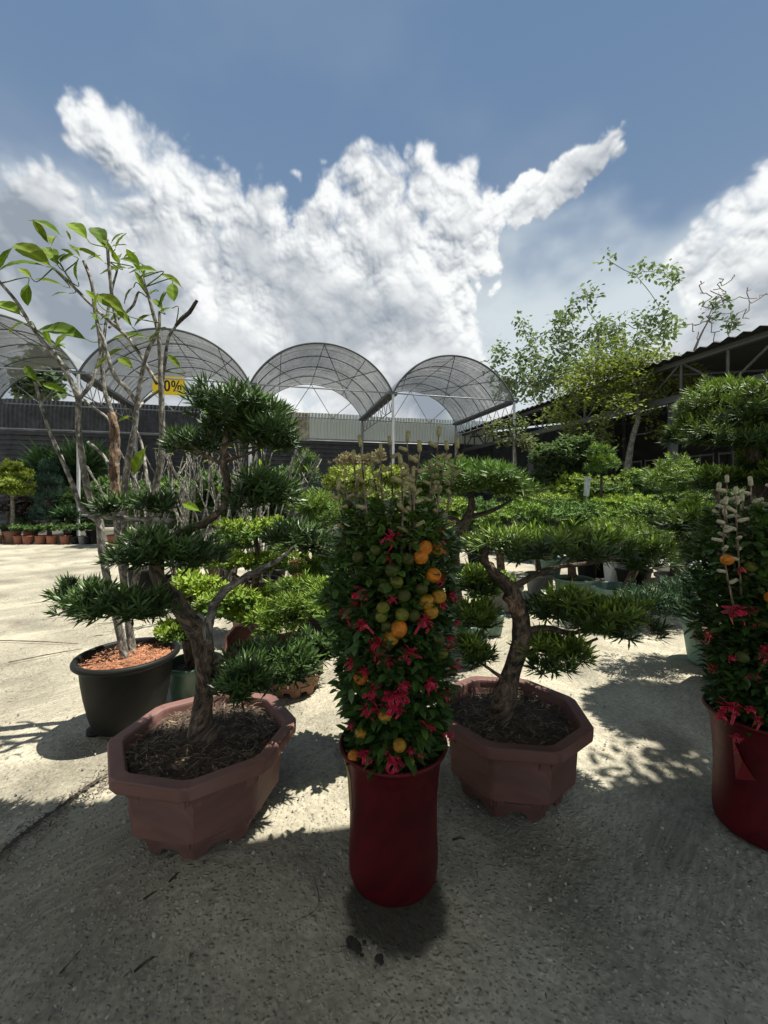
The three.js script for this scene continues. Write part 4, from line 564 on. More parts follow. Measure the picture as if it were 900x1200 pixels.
function citrus(o) {
  const r = rng(o.seed), { at, R, h } = o, t = thing('fruiting_citrus', o.label, 'potted tree', at);
  addPot(t, at, { style: 'red', R, h, mat: M.red, deep: 0.04 }, r);
  const y0 = h - 0.03, H = o.top - y0;
  const rad = y => { const q = clamp((y - y0) / H, 0, 1); return lerp(0.168, o.rad, sstep(0, 0.6, q)) * (1 - 0.45 * Math.pow(Math.max(0, q - 0.75) / 0.25, 2)); };
  part('trunk', limb([[V(at.x, y0 - 0.05, at.z), 0.022], [V(at.x + 0.02, y0 + H * 0.4, at.z), 0.018], [V(at.x - 0.02, y0 + H * 0.9, at.z), 0.010]], r, 8), M.barkBrown, t);
  const tw = []; for (let i = 0; i < 60; i++) { const y = y0 + H * r() * 0.95, a = r() * 6.28, q = rad(y) * 0.9; tw.push(limb([[V(at.x, y - 0.12, at.z), 0.006], [V(at.x + Math.cos(a) * q * 0.5, y - 0.02, at.z + Math.sin(a) * q * 0.5), 0.004], [V(at.x + Math.cos(a) * q, y, at.z + Math.sin(a) * q), 0.0025]], r, 5, 0.1, 2)); }
  part('branches', merge(tw), M.barkDark, t, 'stuff');
  const L = new Leaves();
  for (let i = 0; i < 5800; i++) {
    const y = y0 + H * Math.pow(r(), 0.85), a = r() * 6.28, lob = 1 + 0.30 * fbm(Math.cos(a) * 2.6 + o.seed, y * 9, Math.sin(a) * 2.6, 2) + (r() < 0.05 ? 0.18 : 0) + 0.10 * vnoise(Math.cos(a) * 1.8 + o.seed, y * 7, Math.sin(a) * 1.8), q = rad(y) * lob * (0.45 + 0.55 * Math.pow(r(), 0.45));
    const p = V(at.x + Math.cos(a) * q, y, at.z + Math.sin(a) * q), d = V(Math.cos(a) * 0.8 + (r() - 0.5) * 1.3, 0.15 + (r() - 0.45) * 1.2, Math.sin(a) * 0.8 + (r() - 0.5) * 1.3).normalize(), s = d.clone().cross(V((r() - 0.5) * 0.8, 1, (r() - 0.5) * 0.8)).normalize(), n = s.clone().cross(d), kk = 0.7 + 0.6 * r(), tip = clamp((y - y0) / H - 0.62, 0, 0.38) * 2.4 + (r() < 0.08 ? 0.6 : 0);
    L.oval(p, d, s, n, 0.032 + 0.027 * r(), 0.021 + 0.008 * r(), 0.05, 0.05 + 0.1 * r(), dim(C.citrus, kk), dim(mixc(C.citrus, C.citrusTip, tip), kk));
  }
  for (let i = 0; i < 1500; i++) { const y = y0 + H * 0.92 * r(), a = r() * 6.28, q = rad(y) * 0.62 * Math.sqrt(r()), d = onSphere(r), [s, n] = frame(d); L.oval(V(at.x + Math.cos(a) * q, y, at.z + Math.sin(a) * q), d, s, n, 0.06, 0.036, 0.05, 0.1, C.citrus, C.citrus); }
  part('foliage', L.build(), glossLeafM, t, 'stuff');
  const surf = (px, py, inset) => { let d = -at.z - 0.15; for (let k = 0; k < 4; k++) { const p = P(px, py, d), q = rad(p.y) * inset, dx = p.x - at.x; d = -at.z - Math.sqrt(Math.max(0, q * q - dx * dx)); } return P(px, py, d); };
  for (const [px, py, kind, s = 1] of o.fruit) { const p = surf(px, py, 1.04), g = fruitGeo(0.0255 * s * (kind === 'g' || kind === 'd' ? 0.84 : 1), r); g.rotateX((r() - 0.5) * 1.4); g.rotateZ((r() - 0.5) * 1.4); part('fruit', g.translate(p.x, p.y, p.z), fruits[kind], t); }
  for (let i = 0; i < 16; i++) o.bows.push([o.cx + (r() - 0.5) * 120 * (at.x > 1 ? 0.9 : 1), 640 + 250 * r(), 0.35 + 0.4 * r()]);
  for (const [px, py, s = 1] of o.bows) { const p = surf(px, py, 1.05), g = bowGeo(r, 0.030 * s); g.rotateY((p.x - at.x) / 0.24 * 0.8 + (r() - 0.5) * 0.4); g.rotateZ((r() - 0.5) * 1.2); part('ribbon_bow', g.translate(p.x, p.y, p.z), bowM, t); }
  const budG = (a, dir, L2, rr) => { const g = new THREE.CapsuleGeometry(rr, L2, 4, 8); const pp = g.attributes.position; for (let i = 0; i < pp.count; i++) { const yv = pp.getY(i), k = 1 + 0.16 * Math.sin(yv * 900) ; pp.setX(i, pp.getX(i) * k); pp.setZ(i, pp.getZ(i) * k); } g.computeVertexNormals(); g.applyQuaternion(new THREE.Quaternion().setFromUnitVectors(V(0, 1, 0), dir)); const p = a.clone().addScaledVector(dir, L2 * 0.5 + rr); g.translate(p.x, p.y, p.z); return g; };
  for (const [px, py] of o.sprigs) {
    const dz = (r() - 0.5) * 0.3, b = P(lerp(px, o.cx, 0.25), py + 95 + 30 * r(), -at.z + dz), e = P(px, py, -at.z + dz), m = b.clone().lerp(e, 0.55).add(V((r() - 0.5) * 0.03, 0, (r() - 0.5) * 0.03)), cu = new THREE.CatmullRomCurve3([b, m, e]);
    const st = part('catkin_stem', limb([[b, 0.004], [m, 0.0035], [e, 0.0025]], r, 6, 0.08, 4), M.wood, t), g = [], n = 7 + Math.floor(r() * 3);
    for (let i = 0; i < n; i++) { const p = cu.getPoint(0.22 + 0.78 * i / (n - 1)), a = i * 2.5 + r(), dd = V(Math.cos(a), 0.15 + 0.5 * r(), Math.sin(a)).normalize(); g.push(budG(p, i === n - 1 ? V(0.3 * (r() - 0.5), 1, 0).normalize() : dd, 0.019 + 0.011 * r(), 0.0070 + 0.0014 * r())); }
    for (const q of g) part('catkin', q, o.budM, st);
  }
  return t;
}
const budM = std([0.46, 0.42, 0.20], 0.85, { map: grimeT, bumpMap: grimeB, bumpScale: 0.002 }), budPale = std([0.58, 0.53, 0.36], 0.8, { map: grimeT });
const c1 = citrus({
  seed: 81, at: V(0.035, 0, -1.572), R: 0.203, h: 0.485, top: 1.37, rad: 0.208, cx: 470, budM, label: 'fruiting citrus hung with red ribbons in tall red pot, centre front',
  fruit: [[498, 642, 'o', 1.05], [512, 643, 'o', 1.05], [493, 653, 'o'], [508, 674, 'o', 1.05], [467, 737, 'o', 1.15], [458, 748, 'y'], [423, 794, 'o'], [500, 705, 'y', 1.05], [514, 699, 'y', 1.05], [505, 717, 'y'], [459, 668, 'd', 1.1], [465, 682, 'g'], [452, 688, 'd', 1.1], [473, 698, 'd', 1.1], [449, 712, 'g', 1.05], [471, 720, 'g', 1.1], [485, 721, 'd'], [447, 722, 'g'], [453, 734, 'd', 0.9], [535, 638, 'd'], [420, 653, 'd'], [407, 591, 'd'], [518, 765, 'g'], [514, 749, 'd'], [451, 837, 'y', 0.95], [423, 859, 'y', 0.8], [468, 873, 'y', 0.9], [415, 886, 'o', 0.9], [480, 892, 'g', 0.85], [530, 700, 'd'], [478, 655, 'd'], [440, 645, 'd', 0.9], [494, 690, 'd']],
  bows: [[458, 629], [514, 629, 1.2], [454, 653, 0.5], [423, 694, 1.1], [407, 719, 0.8], [424, 730], [445, 753, 1.2], [455, 771, 0.8], [481, 763, 1.1], [498, 725, 1.1], [527, 748, 0.9], [412, 774, 1.2], [531, 779, 1.1], [503, 799, 0.9], [437, 805, 1.2], [464, 813, 1.3], [528, 697, 0.7], [535, 729, 0.6], [465, 826, 1], [432, 828, 1], [500, 847, 1], [431, 883, 1], [463, 890, 1.2], [412, 848, 0.5], [474, 800, 0.8], [520, 812, 0.7], [452, 828, 0.9]],
  sprigs: [[404, 560], [414, 540], [423, 524], [436, 548], [446, 532], [457, 522], [470, 545], [477, 518], [492, 530], [505, 548], [514, 512], [524, 528], [536, 526], [396, 575], [484, 560]],
});
const c2 = citrus({
  seed: 82, at: V(1.60, 0, -1.77), R: 0.205, h: 0.49, top: 1.36, rad: 0.24, cx: 890, budM: budPale, label: 'fruiting citrus in tall red pot cut off by the right edge',
  fruit: [[852, 656, 'o', 0.85], [880, 664, 'g'], [905, 700, 'o'], [895, 730, 'd'], [870, 770, 'd'], [920, 760, 'o']],
  bows: [[864, 714, 1.3], [832, 743, 0.7], [896, 762, 1.1], [836, 782, 0.6], [858, 828, 1.4], [846, 836, 0.9], [888, 842, 0.8], [925, 800, 1.2]],
  sprigs: [[842, 575], [852, 566], [862, 580], [850, 592], [870, 588], [880, 570], [905, 560]],
});
// raised gold scroll lines on the side of the front pot, and a lighter red triangle that paints a lit patch on the right one
{
  const r = rng(91), at = V(0.035, 0, -1.572), g = [];
  const on = (a, y, R) => V(at.x + Math.cos(a) * R, y, at.z - Math.sin(a) * R);
  for (let k = 0; k < 7; k++) { const a0 = Math.PI * 1.12 - 0.05 * k, pts = []; for (let i = 0; i <= 8; i++) { const f = i / 8, y = lerp(0.44, 0.27 - 0.015 * (k % 3), f); const q = (y / 0.485); const R = 0.203 * (q > 0.8 ? lerp(0.84, 0.92, (q - 0.8) / 0.13) : lerp(0.79, 0.84, clamp((q - 0.46) / 0.34, 0, 1))) + 0.0015; pts.push([on(a0 + 0.07 * Math.sin(f * 3.1 + k) * (1 - f * 0.5), y, R), 0.0016]); } g.push(limb(pts, r, 5, 0, 3)); }
  part('gold_scroll', merge(g), M.gold, c1);
  const q2 = V(1.60, 0, -1.77), p2 = [], on2 = (a, y, R) => V(q2.x + Math.cos(a) * R, y, q2.z - Math.sin(a) * R);
  const a0 = Math.PI * 1.10, f = new THREE.BufferGeometry(), A = on2(a0, 0.41, 0.181), B = on2(a0 + 0.02, 0.24, 0.166), Cc = on2(a0 + 0.42, 0.275, 0.171), D = on2(a0 + 0.2, 0.34, 0.185); for (const v of [A, B, D, D, B, Cc]) p2.push(v.x, v.y, v.z); f.setAttribute('position', new THREE.Float32BufferAttribute(p2, 3)); f.computeVertexNormals(); part('lit_patch', f, std([0.17, 0.012, 0.018], 0.35, { side: THREE.DoubleSide }), c2);
}

// ---------------------------------------------------------------- net tunnels, fence, shed
const he = 3.8, EV = EYE + he, U = V(0.967, 0, -0.254), W = V(-0.254, 0, -0.967);      // across and along the tunnels
const foot = i => V(-1.189 * he, 0, -3.71 * he).addScaledVector(U, i * 1.32 * he), span = 1.32 * he, TL = 1.46 * he, rise = 0.42 * he;
const archAt = (i, f, v, k = 1) => { const s = span / 2, Rr = (s * s + rise * rise) / (2 * rise), th = Math.asin(s / Rr), a = lerp(-th, th, f); return foot(i).addScaledVector(U, s + Math.sin(a) * Rr).addScaledVector(W, v * TL).setY(EV + Rr * k * Math.cos(a) - Rr * Math.cos(th)); };
{
  const netA = texture(512, (u, v) => { const st = 0.5 + 0.5 * wrapN(u, v, 3, 60, 4, 2), w = (Math.floor(u * 128) % 2 ? 0.06 : -0.04) + (Math.floor(v * 64) % 4 === 0 ? -0.10 : 0); return clamp(0.74 + 0.6 * (st - 0.5) + w + 0.12 * wrapN(u, v, 40, 10, 3, 6), 0, 1); });
  const netM = new THREE.MeshStandardMaterial({ color: lin(0.26, 0.285, 0.30), transparent: true, alphaMap: netA, roughness: 0.9, side: THREE.DoubleSide });
  const names = ['net covered tunnel roof farthest to the left, cut by the picture edge', 'net covered tunnel roof behind the frangipani, with yellow sign hanging in front', 'net covered tunnel roof in the middle, left of the white post', 'net covered tunnel roof nearest the dark shed, right of the white post'];
  for (let i = -2; i < 2; i++) {
    const t = thing('net_tunnel', names[i + 2], 'greenhouse', foot(i), 'row of net tunnels'), n = 22, m = 8, pos = [], uv = [], idx = [];
    for (let a = 0; a <= n; a++) for (let b = 0; b <= m; b++) { const p = archAt(i, a / n, b / m); p.y += 0.03 - 0.05 * Math.abs(Math.sin(b / m * Math.PI * 4)) * Math.sin(a / n * 3.14); pos.push(p.x, p.y, p.z); uv.push(a / n * 2.5, b / m * 2.2 + i * 0.3); }
    for (let a = 0; a < n; a++) for (let b = 0; b < m; b++) { const q = a * (m + 1) + b; idx.push(q, q + m + 1, q + 1, q + 1, q + m + 1, q + m + 2); }
    const g = new THREE.BufferGeometry(); g.setAttribute('position', new THREE.Float32BufferAttribute(pos, 3)); g.setAttribute('uv', new THREE.Float32BufferAttribute(uv, 2)); g.setIndex(idx); g.computeVertexNormals(); part('netting', g, netM, t);
    for (let b = 0; b < 5; b++) { const q = []; for (let a = 0; a <= 20; a++) q.push(archAt(i, a / 20, b / 4)); part('hoop', new THREE.TubeGeometry(new THREE.CatmullRomCurve3(q), 40, b === 0 ? 0.036 : 0.018, 6), M.darkSteel, t); }
    for (const f of [0.25, 0.5, 0.75]) part('purlin', bar(archAt(i, f, 0), archAt(i, f, 1), 0.014), M.darkSteel, t);
    for (const v of [0, 1]) part('tie_bar', bar(archAt(i, 0, v), archAt(i, 1, v), 0.026), M.steel, t);
    const e = f => archAt(i, 0, 0).lerp(archAt(i, 1, 0), f);
    for (const [a, b] of [[0.16, 0.3], [0.84, 0.7], [0.5, 0.3], [0.5, 0.7]]) { part('brace', bar(archAt(i, a, 1), archAt(i, 0, 1).lerp(archAt(i, 1, 1), b), 0.016, 5), M.steel, t); }
    part('brace', bar(archAt(i, 0.16, 0.02), archAt(i, 0.42, 0.98), 0.016, 5), M.darkSteel, t); part('brace', bar(archAt(i, 0.84, 0.02), archAt(i, 0.58, 0.98), 0.016, 5), M.darkSteel, t); part('brace', bar(archAt(i, 0.5, 0.02), archAt(i, 0.8, 0.98), 0.016, 5), M.darkSteel, t);
  }
  const gl = ['leftmost', 'second', 'third', 'fourth', 'fifth'];
  for (let i = -2; i <= 2; i++) {
    const a = foot(i).setY(EV), b = foot(i).addScaledVector(W, TL).setY(EV), t = thing('gutter_beam', ['steel gutter beam of the tunnel roofs, beyond the left picture edge', 'steel gutter beam between the two left tunnel roofs, behind the frangipani', 'steel gutter beam left of the middle tunnel roof, above the sign', 'steel gutter beam ending at the white post', 'steel gutter beam of the tunnel roof beside the dark shed'][i + 2], 'gutter', foot(i), 'gutters between the net tunnels');
    part('channel', beam(a.clone(), b.clone(), 0.34, 0.10), M.darkSteel, t);
    const lo = (f) => a.clone().lerp(b, f).add(V(0, -0.62, 0)); part('chord', bar(lo(0), lo(1), 0.022), M.steel, t);
    for (let k = 0; k < 8; k++) { const p = a.clone().lerp(b, k / 8).add(V(0, -0.05, 0)), q = lo((k + 0.5) / 8), s = a.clone().lerp(b, (k + 1) / 8).add(V(0, -0.05, 0)); part('web_bar', bar(p, q, 0.014, 5), M.steel, t); part('web_bar', bar(q, s, 0.014, 5), M.steel, t); }
    for (const v of [0, 1]) { const p = foot(i).addScaledVector(W, v * TL), w = thing('tunnel_post', (v ? 'grey rear post of the net tunnels by the fence, ' : 'pale front post of the net tunnels, ') + ['leftmost in the row', 'second from left', 'third from left', 'fourth from left', 'rightmost, beside the shed'][i + 2], 'post', p, v ? 'rear posts of the net tunnels' : 'front posts of the net tunnels'); part('shaft', bar(p.clone(), p.clone().setY(EV - 0.05), v ? 0.06 : 0.05, 10), v ? M.steel : M.paleSteel, w); const bp = new THREE.BoxGeometry(0.26, 0.02, 0.26); bp.translate(p.x, 0.012, p.z); part('base_plate', bp, M.steel, w); }
  }
  // sign
  const c = document.createElement('canvas'); c.width = 384; c.height = 256; const x = c.getContext('2d'); x.fillStyle = '#e6c40a'; x.fillRect(0, 0, 384, 256); x.fillStyle = '#141210'; x.font = 'bold 215px sans-serif'; x.textBaseline = 'middle'; x.save(); x.translate(128, 132); x.scale(0.72, 1.0); x.fillText('0%', 0, 0); x.restore();
  const tx = new THREE.CanvasTexture(c); tx.colorSpace = THREE.SRGBColorSpace;
  const sp = P(198, 452, 14.05), t = thing('hanging_sign', 'yellow sign with black 0% hanging from the tunnel tie bar', 'sign', sp), w = 1.0, h = 0.62, b = new THREE.BoxGeometry(w, h, 0.02); const mats = [M.white, M.white, M.white, M.white, std([1, 1, 1], 0.6, { map: tx }), M.white];
  const pm = part('panel', b.rotateY(0.2).translate(sp.x, sp.y, sp.z), mats, t); for (const s of [-0.4, 0.4]) part('wire', bar(V(sp.x + s, sp.y + h / 2, sp.z - s * 0.2), V(sp.x + s, EV, sp.z - s * 0.2), 0.008, 5), M.darkSteel, t);
}
{
  // fence behind the tunnels: dark sheeting below, pale corrugated sheets above
  const fb = foot(-2).addScaledVector(W, TL + 0.5), top = s => EV + 0.32, mid = EYE + 2.82, dirU = U.clone(), out = V(0.254, 0, 0.967);
  const t = thing('sheet_fence', 'tall fence of dark ribbed sheeting with pale corrugated sheets on top', 'fence', fb), sw = 2.5, nS = 9;
  const corr = (a, wd, y0, y1, vertical, pitch, amp, off) => {
    const pos = [], idx = [], uv = [], steps = vertical ? Math.round(wd / pitch) * 4 : Math.round((y1 - y0) / pitch) * 6;
    for (let i = 0; i <= steps; i++) for (const e of [0, 1]) { const f = i / steps, q = vertical ? f * wd : e * wd, y = vertical ? lerp(y0, y1, e) : lerp(y0, y1, f), z = (vertical ? amp * Math.sin(i * Math.PI / 2) : amp * [0, 0.15, 0.3, 1, 1, 0.3][i % 6]) + off; pos.push(a.x + dirU.x * q + out.x * z, y, a.z + dirU.z * q + out.z * z); uv.push(q / 1.4, y / 1.4); }
    for (let i = 0; i < steps; i++) { const k = i * 2; idx.push(k, k + 2, k + 1, k + 1, k + 2, k + 3); }
    const g = new THREE.BufferGeometry(); g.setAttribute('position', new THREE.Float32BufferAttribute(pos, 3)); g.setAttribute('uv', new THREE.Float32BufferAttribute(uv, 2)); g.setIndex(idx); g.computeVertexNormals(); return g;
  };
  for (let i = -3; i < nS; i++) {
    const a = fb.clone().addScaledVector(dirU, i * sw), dark = i < 4, ty = EV + 0.30, my = mid - (dark ? 0.0 : 0);
    part('dark_sheet', corr(a, sw + 0.03, 0.05, my, false, 0.21, 0.05, 0.006 * (i & 1)), M.fenceDark, t);
    for (const s of [0, 1]) part('pale_sheet', corr(a.clone().addScaledVector(dirU, s * sw / 2), sw / 2 + 0.02, my + 0.04, ty + 0.02 * ((i * 7 + s * 3) % 3), true, 0.15, 0.03, -0.02 + 0.007 * s), dark && i < 3 ? M.fenceSlate : i === 4 || (i === 3 && s) ? M.fenceBeige : M.fenceLight, t);
    part('post', bar(a.clone().addScaledVector(out, -0.12), a.clone().addScaledVector(out, -0.12).setY(ty), 0.05, 6), M.darkSteel, t);
    part('rail', beam(a.clone().addScaledVector(out, 0.06).setY(my + 0.02), a.clone().addScaledVector(dirU, sw - 0.02).addScaledVector(out, 0.06).setY(my + 0.02), 0.04, 0.05), M.steel, t);
  }
}
{
  // long open shed on the right; its eave runs parallel to the tunnels
  const hr = 3.5, E0 = (d, dx = 0) => V(2.92 * hr - 0.263 * d + dx, 0, -d), d0 = 4, d1 = 23.5, eave = EYE + hr, low = EYE + 0.71 * hr;
  const t = thing('open_shed', 'long dark open shed with trussed roof along the right side of the yard', 'shed', E0(d0)), along = V(-0.263, 0, -1).normalize(), acr = V(1, 0, -0.263).normalize();
  const rp = (d, x, y) => E0(d).addScaledVector(acr, x).setY(y), span2 = 11;
  for (let k = 0; k < 13; k++) { const a = lerp(d0, d1, k / 13), b = lerp(d0, d1, (k + 1) / 13), n = 10, pos = [], idx = []; for (let i = 0; i <= n * 2; i++) { const d = lerp(a, b, i / n / 2), y = 0.035 * Math.sin(i * Math.PI / 2); const p = rp(d, -0.35, eave - 0.06 + y), q = rp(d, span2, eave + 1.6 + y); pos.push(p.x, p.y, p.z, q.x, q.y, q.z); } for (let i = 0; i < n * 2; i++) { const c = i * 2; idx.push(c, c + 1, c + 2, c + 2, c + 1, c + 3); } const g = new THREE.BufferGeometry(); g.setAttribute('position', new THREE.Float32BufferAttribute(pos, 3)); g.setIndex(idx); g.computeVertexNormals(); part('roof_sheet', g, M.roofDark, t); }
  part('eave_beam', beam(rp(d0, 0, eave - 0.14), rp(d1, 0, eave - 0.14), 0.12, 0.12), M.truss, t); part('lower_chord', beam(rp(d0, 0, low), rp(d1, 0, low), 0.12, 0.16), M.truss, t);
  const nb = 18; for (let k = 0; k < nb; k++) { const a = lerp(d0, d1, k / nb), b = lerp(d0, d1, (k + 1) / nb); part('truss_post', bar(rp(a, 0, low), rp(a, 0, eave - 0.14), 0.035), M.truss, t); part('truss_brace', bar(k % 2 ? rp(a, 0, low) : rp(a, 0, eave - 0.14), k % 2 ? rp(b, 0, eave - 0.14) : rp(b, 0, low), 0.03), M.truss, t); }
  for (const d of [5, 10.8, 16.8, 22.8]) for (const x of [0.1, span2 - 0.2]) part('column', beam(rp(d, x, 0), rp(d, x, x < 1 ? low - 0.08 : eave + 1.4), 0.16, 0.16), M.darkSteel, t);
  for (const d of [7, 10.8, 14.5, 18.2, 22]) { part('roof_truss', bar(rp(d, 0.1, eave - 0.35), rp(d, span2, eave + 0.9), 0.04), M.darkSteel, t); }
  part('rear_wall', beam(rp(d0, span2 - 0.05, 3.2), rp(d1 + 0.2, span2 - 0.05, 3.2), 0.06, 6.36), M.roofDark, t);
  { const s = new THREE.Shape(); s.moveTo(0.2, 0); s.lineTo(span2, 0); s.lineTo(span2, eave + 1.5); s.lineTo(0.2, eave - 0.1); const g = new THREE.ExtrudeGeometry(s, { depth: 0.05, bevelEnabled: false }), o0 = rp(d1 + 0.2, 0, 0); g.rotateY(Math.atan2(0.263, 1)); g.translate(o0.x, 0, o0.z); part('end_wall', g, M.fenceSlate, t); }
  // mesh panels and benches inside
  for (let k = 0; k < 6; k++) { const a = lerp(9, 23, k / 6), b = lerp(9, 23, (k + 1) / 6) - 0.15, g = []; for (const y of [1.6, 2.1, 2.6]) g.push(beam(rp(a, 2.2, y), rp(b, 2.2, y), 0.04, 0.05)); for (let j = 0; j <= 6; j++) g.push(bar(rp(lerp(a, b, j / 6), 2.2, 0), rp(lerp(a, b, j / 6), 2.2, 2.65), 0.018, 5)); part('railing', merge(g), M.truss, t); }
}

// ---------------------------------------------------------------- trees beyond
function spreadTree(o) {
  const r = rng(o.seed), d = o.d, k = d / F, at = V((o.px - 450) * k, 0, -d), t = thing(o.name, o.label, 'tree', at), nodes = [], tr = o.trunk.map(q => [P(q[0], q[1], d + (q[3] || 0)), q[2] * k * 0.5]); tr[0][0].y = -0.1;
  part('trunk', limb(tr, r, 8, 0.1, 4), o.bark, t); tr.slice(o.from || 1).forEach(q => nodes.push([q[0], q[1]]));
  const ends = []; for (const [px, py, rx, ry, n, lm = 1] of o.clouds) for (let i = 0; i < n; i++) { const u = onSphere(r).multiplyScalar(Math.cbrt(r())); const e = P(px + u.x * rx, py + u.y * ry, d + u.z * rx * k * 0.8); e.lm = lm; ends.push(e); }
  const root = tr[tr.length - 1][0]; ends.sort((a, b) => a.distanceTo(root) - b.distanceTo(root));
  const g = [], L = new Leaves();
  for (const e of ends) {
    let best = null, bd = 1e9; for (const q of nodes) { const dd = q[0].distanceTo(e) + (q[0].y > e.y ? 0.6 * (q[0].y - e.y) : 0); if (dd < bd) { bd = dd; best = q; } }
    const a = best[0], len = a.distanceTo(e), m = a.clone().lerp(e, 0.5).add(V((r() - 0.5) * len * (o.wig || 0.25), -len * (o.droop || 0.1), (r() - 0.5) * len * (o.wig || 0.25))), r0 = Math.max(o.tip, Math.min(best[1] * 0.75, 0.012 * len + o.tip));
    g.push(limb([[a, r0], [m, Math.max(o.tip, r0 * 0.8)], [e, o.tip]], r, 5, 0.05, 3)); nodes.push([m, r0 * 0.8], [e, o.tip]);
    const nl = Math.round(o.leaves * e.lm); for (let i = 0; i < nl; i++) {
      const LN = o.leaf * (0.6 + 0.7 * r());
      const p = e.clone().addScaledVector(onSphere(r), o.spread * Math.cbrt(r())), dd = o.palm ? V(r() - 0.5, (r() - 0.65) * 0.8, r() - 0.5).normalize() : V(r() - 0.5, (r() - 0.5) * (o.flat ?? 0.8), r() - 0.5).normalize(), s = dd.clone().cross(V((r() - 0.5), 1, (r() - 0.5))).normalize(), n = s.clone().cross(dd), c = dim(mixc(o.cA, o.cB, r()), 0.7 + 0.6 * r());
      L.oval(p, dd, s, n, LN, LN * (o.palm ? 0.62 : 0.55), 0.05, 0.1, c, c);
    }
  }
  // scale oval widths: leaves are built in proportion to their length
  part('branches', merge(g), o.bark, t, 'stuff'); if (L.p.length) part('crown', L.build(), softLeafM, t, 'stuff'); return t;
}
spreadTree({ name: 'tall_tree', seed: 101, px: 712, d: 27, label: 'tall loose crowned tree rising behind the dark shed roof', bark: M.barkGrey, from: 2, trunk: [[712, 620, 16], [706, 480, 12], [700, 430, 5], [702, 385, 1.2]], clouds: [[690, 430, 75, 40, 70], [640, 436, 55, 40, 54], [740, 400, 52, 36, 46], [690, 388, 45, 22, 20], [605, 446, 26, 34, 16], [772, 378, 30, 24, 14], [625, 405, 26, 20, 10], [711, 303, 2, 3, 1, 1.2], [752, 320, 12, 6, 4], [778, 320, 8, 6, 3], [685, 345, 12, 6, 4], [672, 360, 8, 6, 3], [790, 330, 6, 4, 3], [612, 380, 8, 5, 3], [584, 410, 7, 8, 4], [580, 432, 6, 6, 3], [660, 372, 8, 6, 3], [590, 450, 10, 10, 4]], tip: 0.022, droop: 0.12, leaves: 19, spread: 0.70, leaf: 0.31, palm: true, cA: [0.09, 0.15, 0.05], cB: [0.22, 0.29, 0.11] });
spreadTree({ name: 'bare_tree', seed: 103, px: 800, d: 28, label: 'mostly bare branched tree with few leaf tufts above the shed roof', bark: M.barkGrey, from: 1, trunk: [[800, 620, 12], [806, 440, 6], [818, 400, 2.4], [832, 372, 1.4]], clouds: [[835, 360, 26, 30, 24], [850, 335, 14, 18, 12], [880, 350, 18, 16, 12], [898, 345, 10, 5, 4], [822, 340, 8, 20, 6], [815, 385, 14, 12, 8], [840, 395, 20, 8, 6], [870, 372, 18, 10, 8], [860, 325, 4, 8, 3], [836, 362, 18, 12, 7, 1], [854, 378, 16, 8, 6, 1], [846, 352, 10, 6, 4, 1]].map(q => q.length < 6 ? [...q, 0] : q), tip: 0.03, wig: 0.1, droop: 0.05, leaves: 8, spread: 0.36, leaf: 0.36, palm: true, cA: [0.06, 0.10, 0.04], cB: [0.13, 0.18, 0.07] });
spreadTree({ name: 'slender_tree', seed: 105, px: 735, d: 11.5, label: 'slender pale trunked tree with airy yellow green layers in front of the shed', bark: M.barkPale, from: 1, trunk: [[735, 606, 8], [736, 545, 7], [742, 510, 6], [748, 488, 5], [744, 450, 3], [738, 425, 2]], clouds: [[680, 455, 40, 28, 34], [712, 440, 40, 30, 40], [756, 458, 45, 26, 36], [800, 440, 26, 8, 12], [720, 475, 55, 22, 28], [650, 490, 26, 12, 12], [735, 415, 26, 22, 18], [770, 425, 28, 14, 14], [700, 510, 40, 14, 12], [780, 500, 28, 16, 10]], tip: 0.008, droop: 0.02, leaves: 34, spread: 0.28, leaf: 0.115, flat: 0.5, cA: [0.10, 0.155, 0.022], cB: [0.30, 0.35, 0.055] });
spreadTree({ name: 'young_tree', seed: 106, px: 604, d: 13, label: 'small thin tree with pale sparse leaves by the right end of the fence', bark: M.barkGrey, from: 1, trunk: [[604, 600, 5], [604, 545, 4], [602, 515, 3]], clouds: [[600, 512, 28, 14, 18], [580, 500, 14, 6, 6], [622, 522, 16, 10, 8], [606, 495, 14, 8, 6]], tip: 0.008, droop: 0.02, leaves: 16, spread: 0.22, leaf: 0.13, flat: 0.5, cA: [0.08, 0.12, 0.03], cB: [0.20, 0.25, 0.07] });
spreadTree({ name: 'broadleaf_tree', seed: 107, px: 44, d: 24, label: 'broad leaved tree seen through the left net tunnels above the fence', bark: M.barkGrey, from: 1, trunk: [[44, 640, 10], [46, 470, 8], [48, 440, 5]], clouds: [[48, 440, 30, 22, 36], [30, 455, 16, 12, 12], [66, 448, 16, 14, 12], [50, 414, 16, 8, 8]], tip: 0.02, droop: 0.1, leaves: 16, spread: 0.6, leaf: 0.5, palm: true, cA: [0.06, 0.10, 0.05], cB: [0.13, 0.19, 0.09] });

// a loose tree just outside the picture: its dappled shade lies on the ground at the right
spreadTree({ name: 'shade_tree', seed: 108, px: 1130, d: 2.6, label: 'loose leaved tree outside the picture, past the right hand red pot', bark: M.barkGrey, from: 1, trunk: [[1130, 700, 26], [1120, 420, 20], [1090, 250, 14], [1085, 100, 8]], clouds: [[1040, 120, 90, 60, 26], [1120, 20, 120, 60, 26], [1150, 160, 110, 60, 22], [1010, 250, 60, 60, 12], [1020, 380, 60, 70, 14]], tip: 0.004, droop: 0.05, leaves: 13, spread: 0.17, leaf: 0.085, cA: [0.06, 0.12, 0.02], cB: [0.16, 0.26, 0.04] });

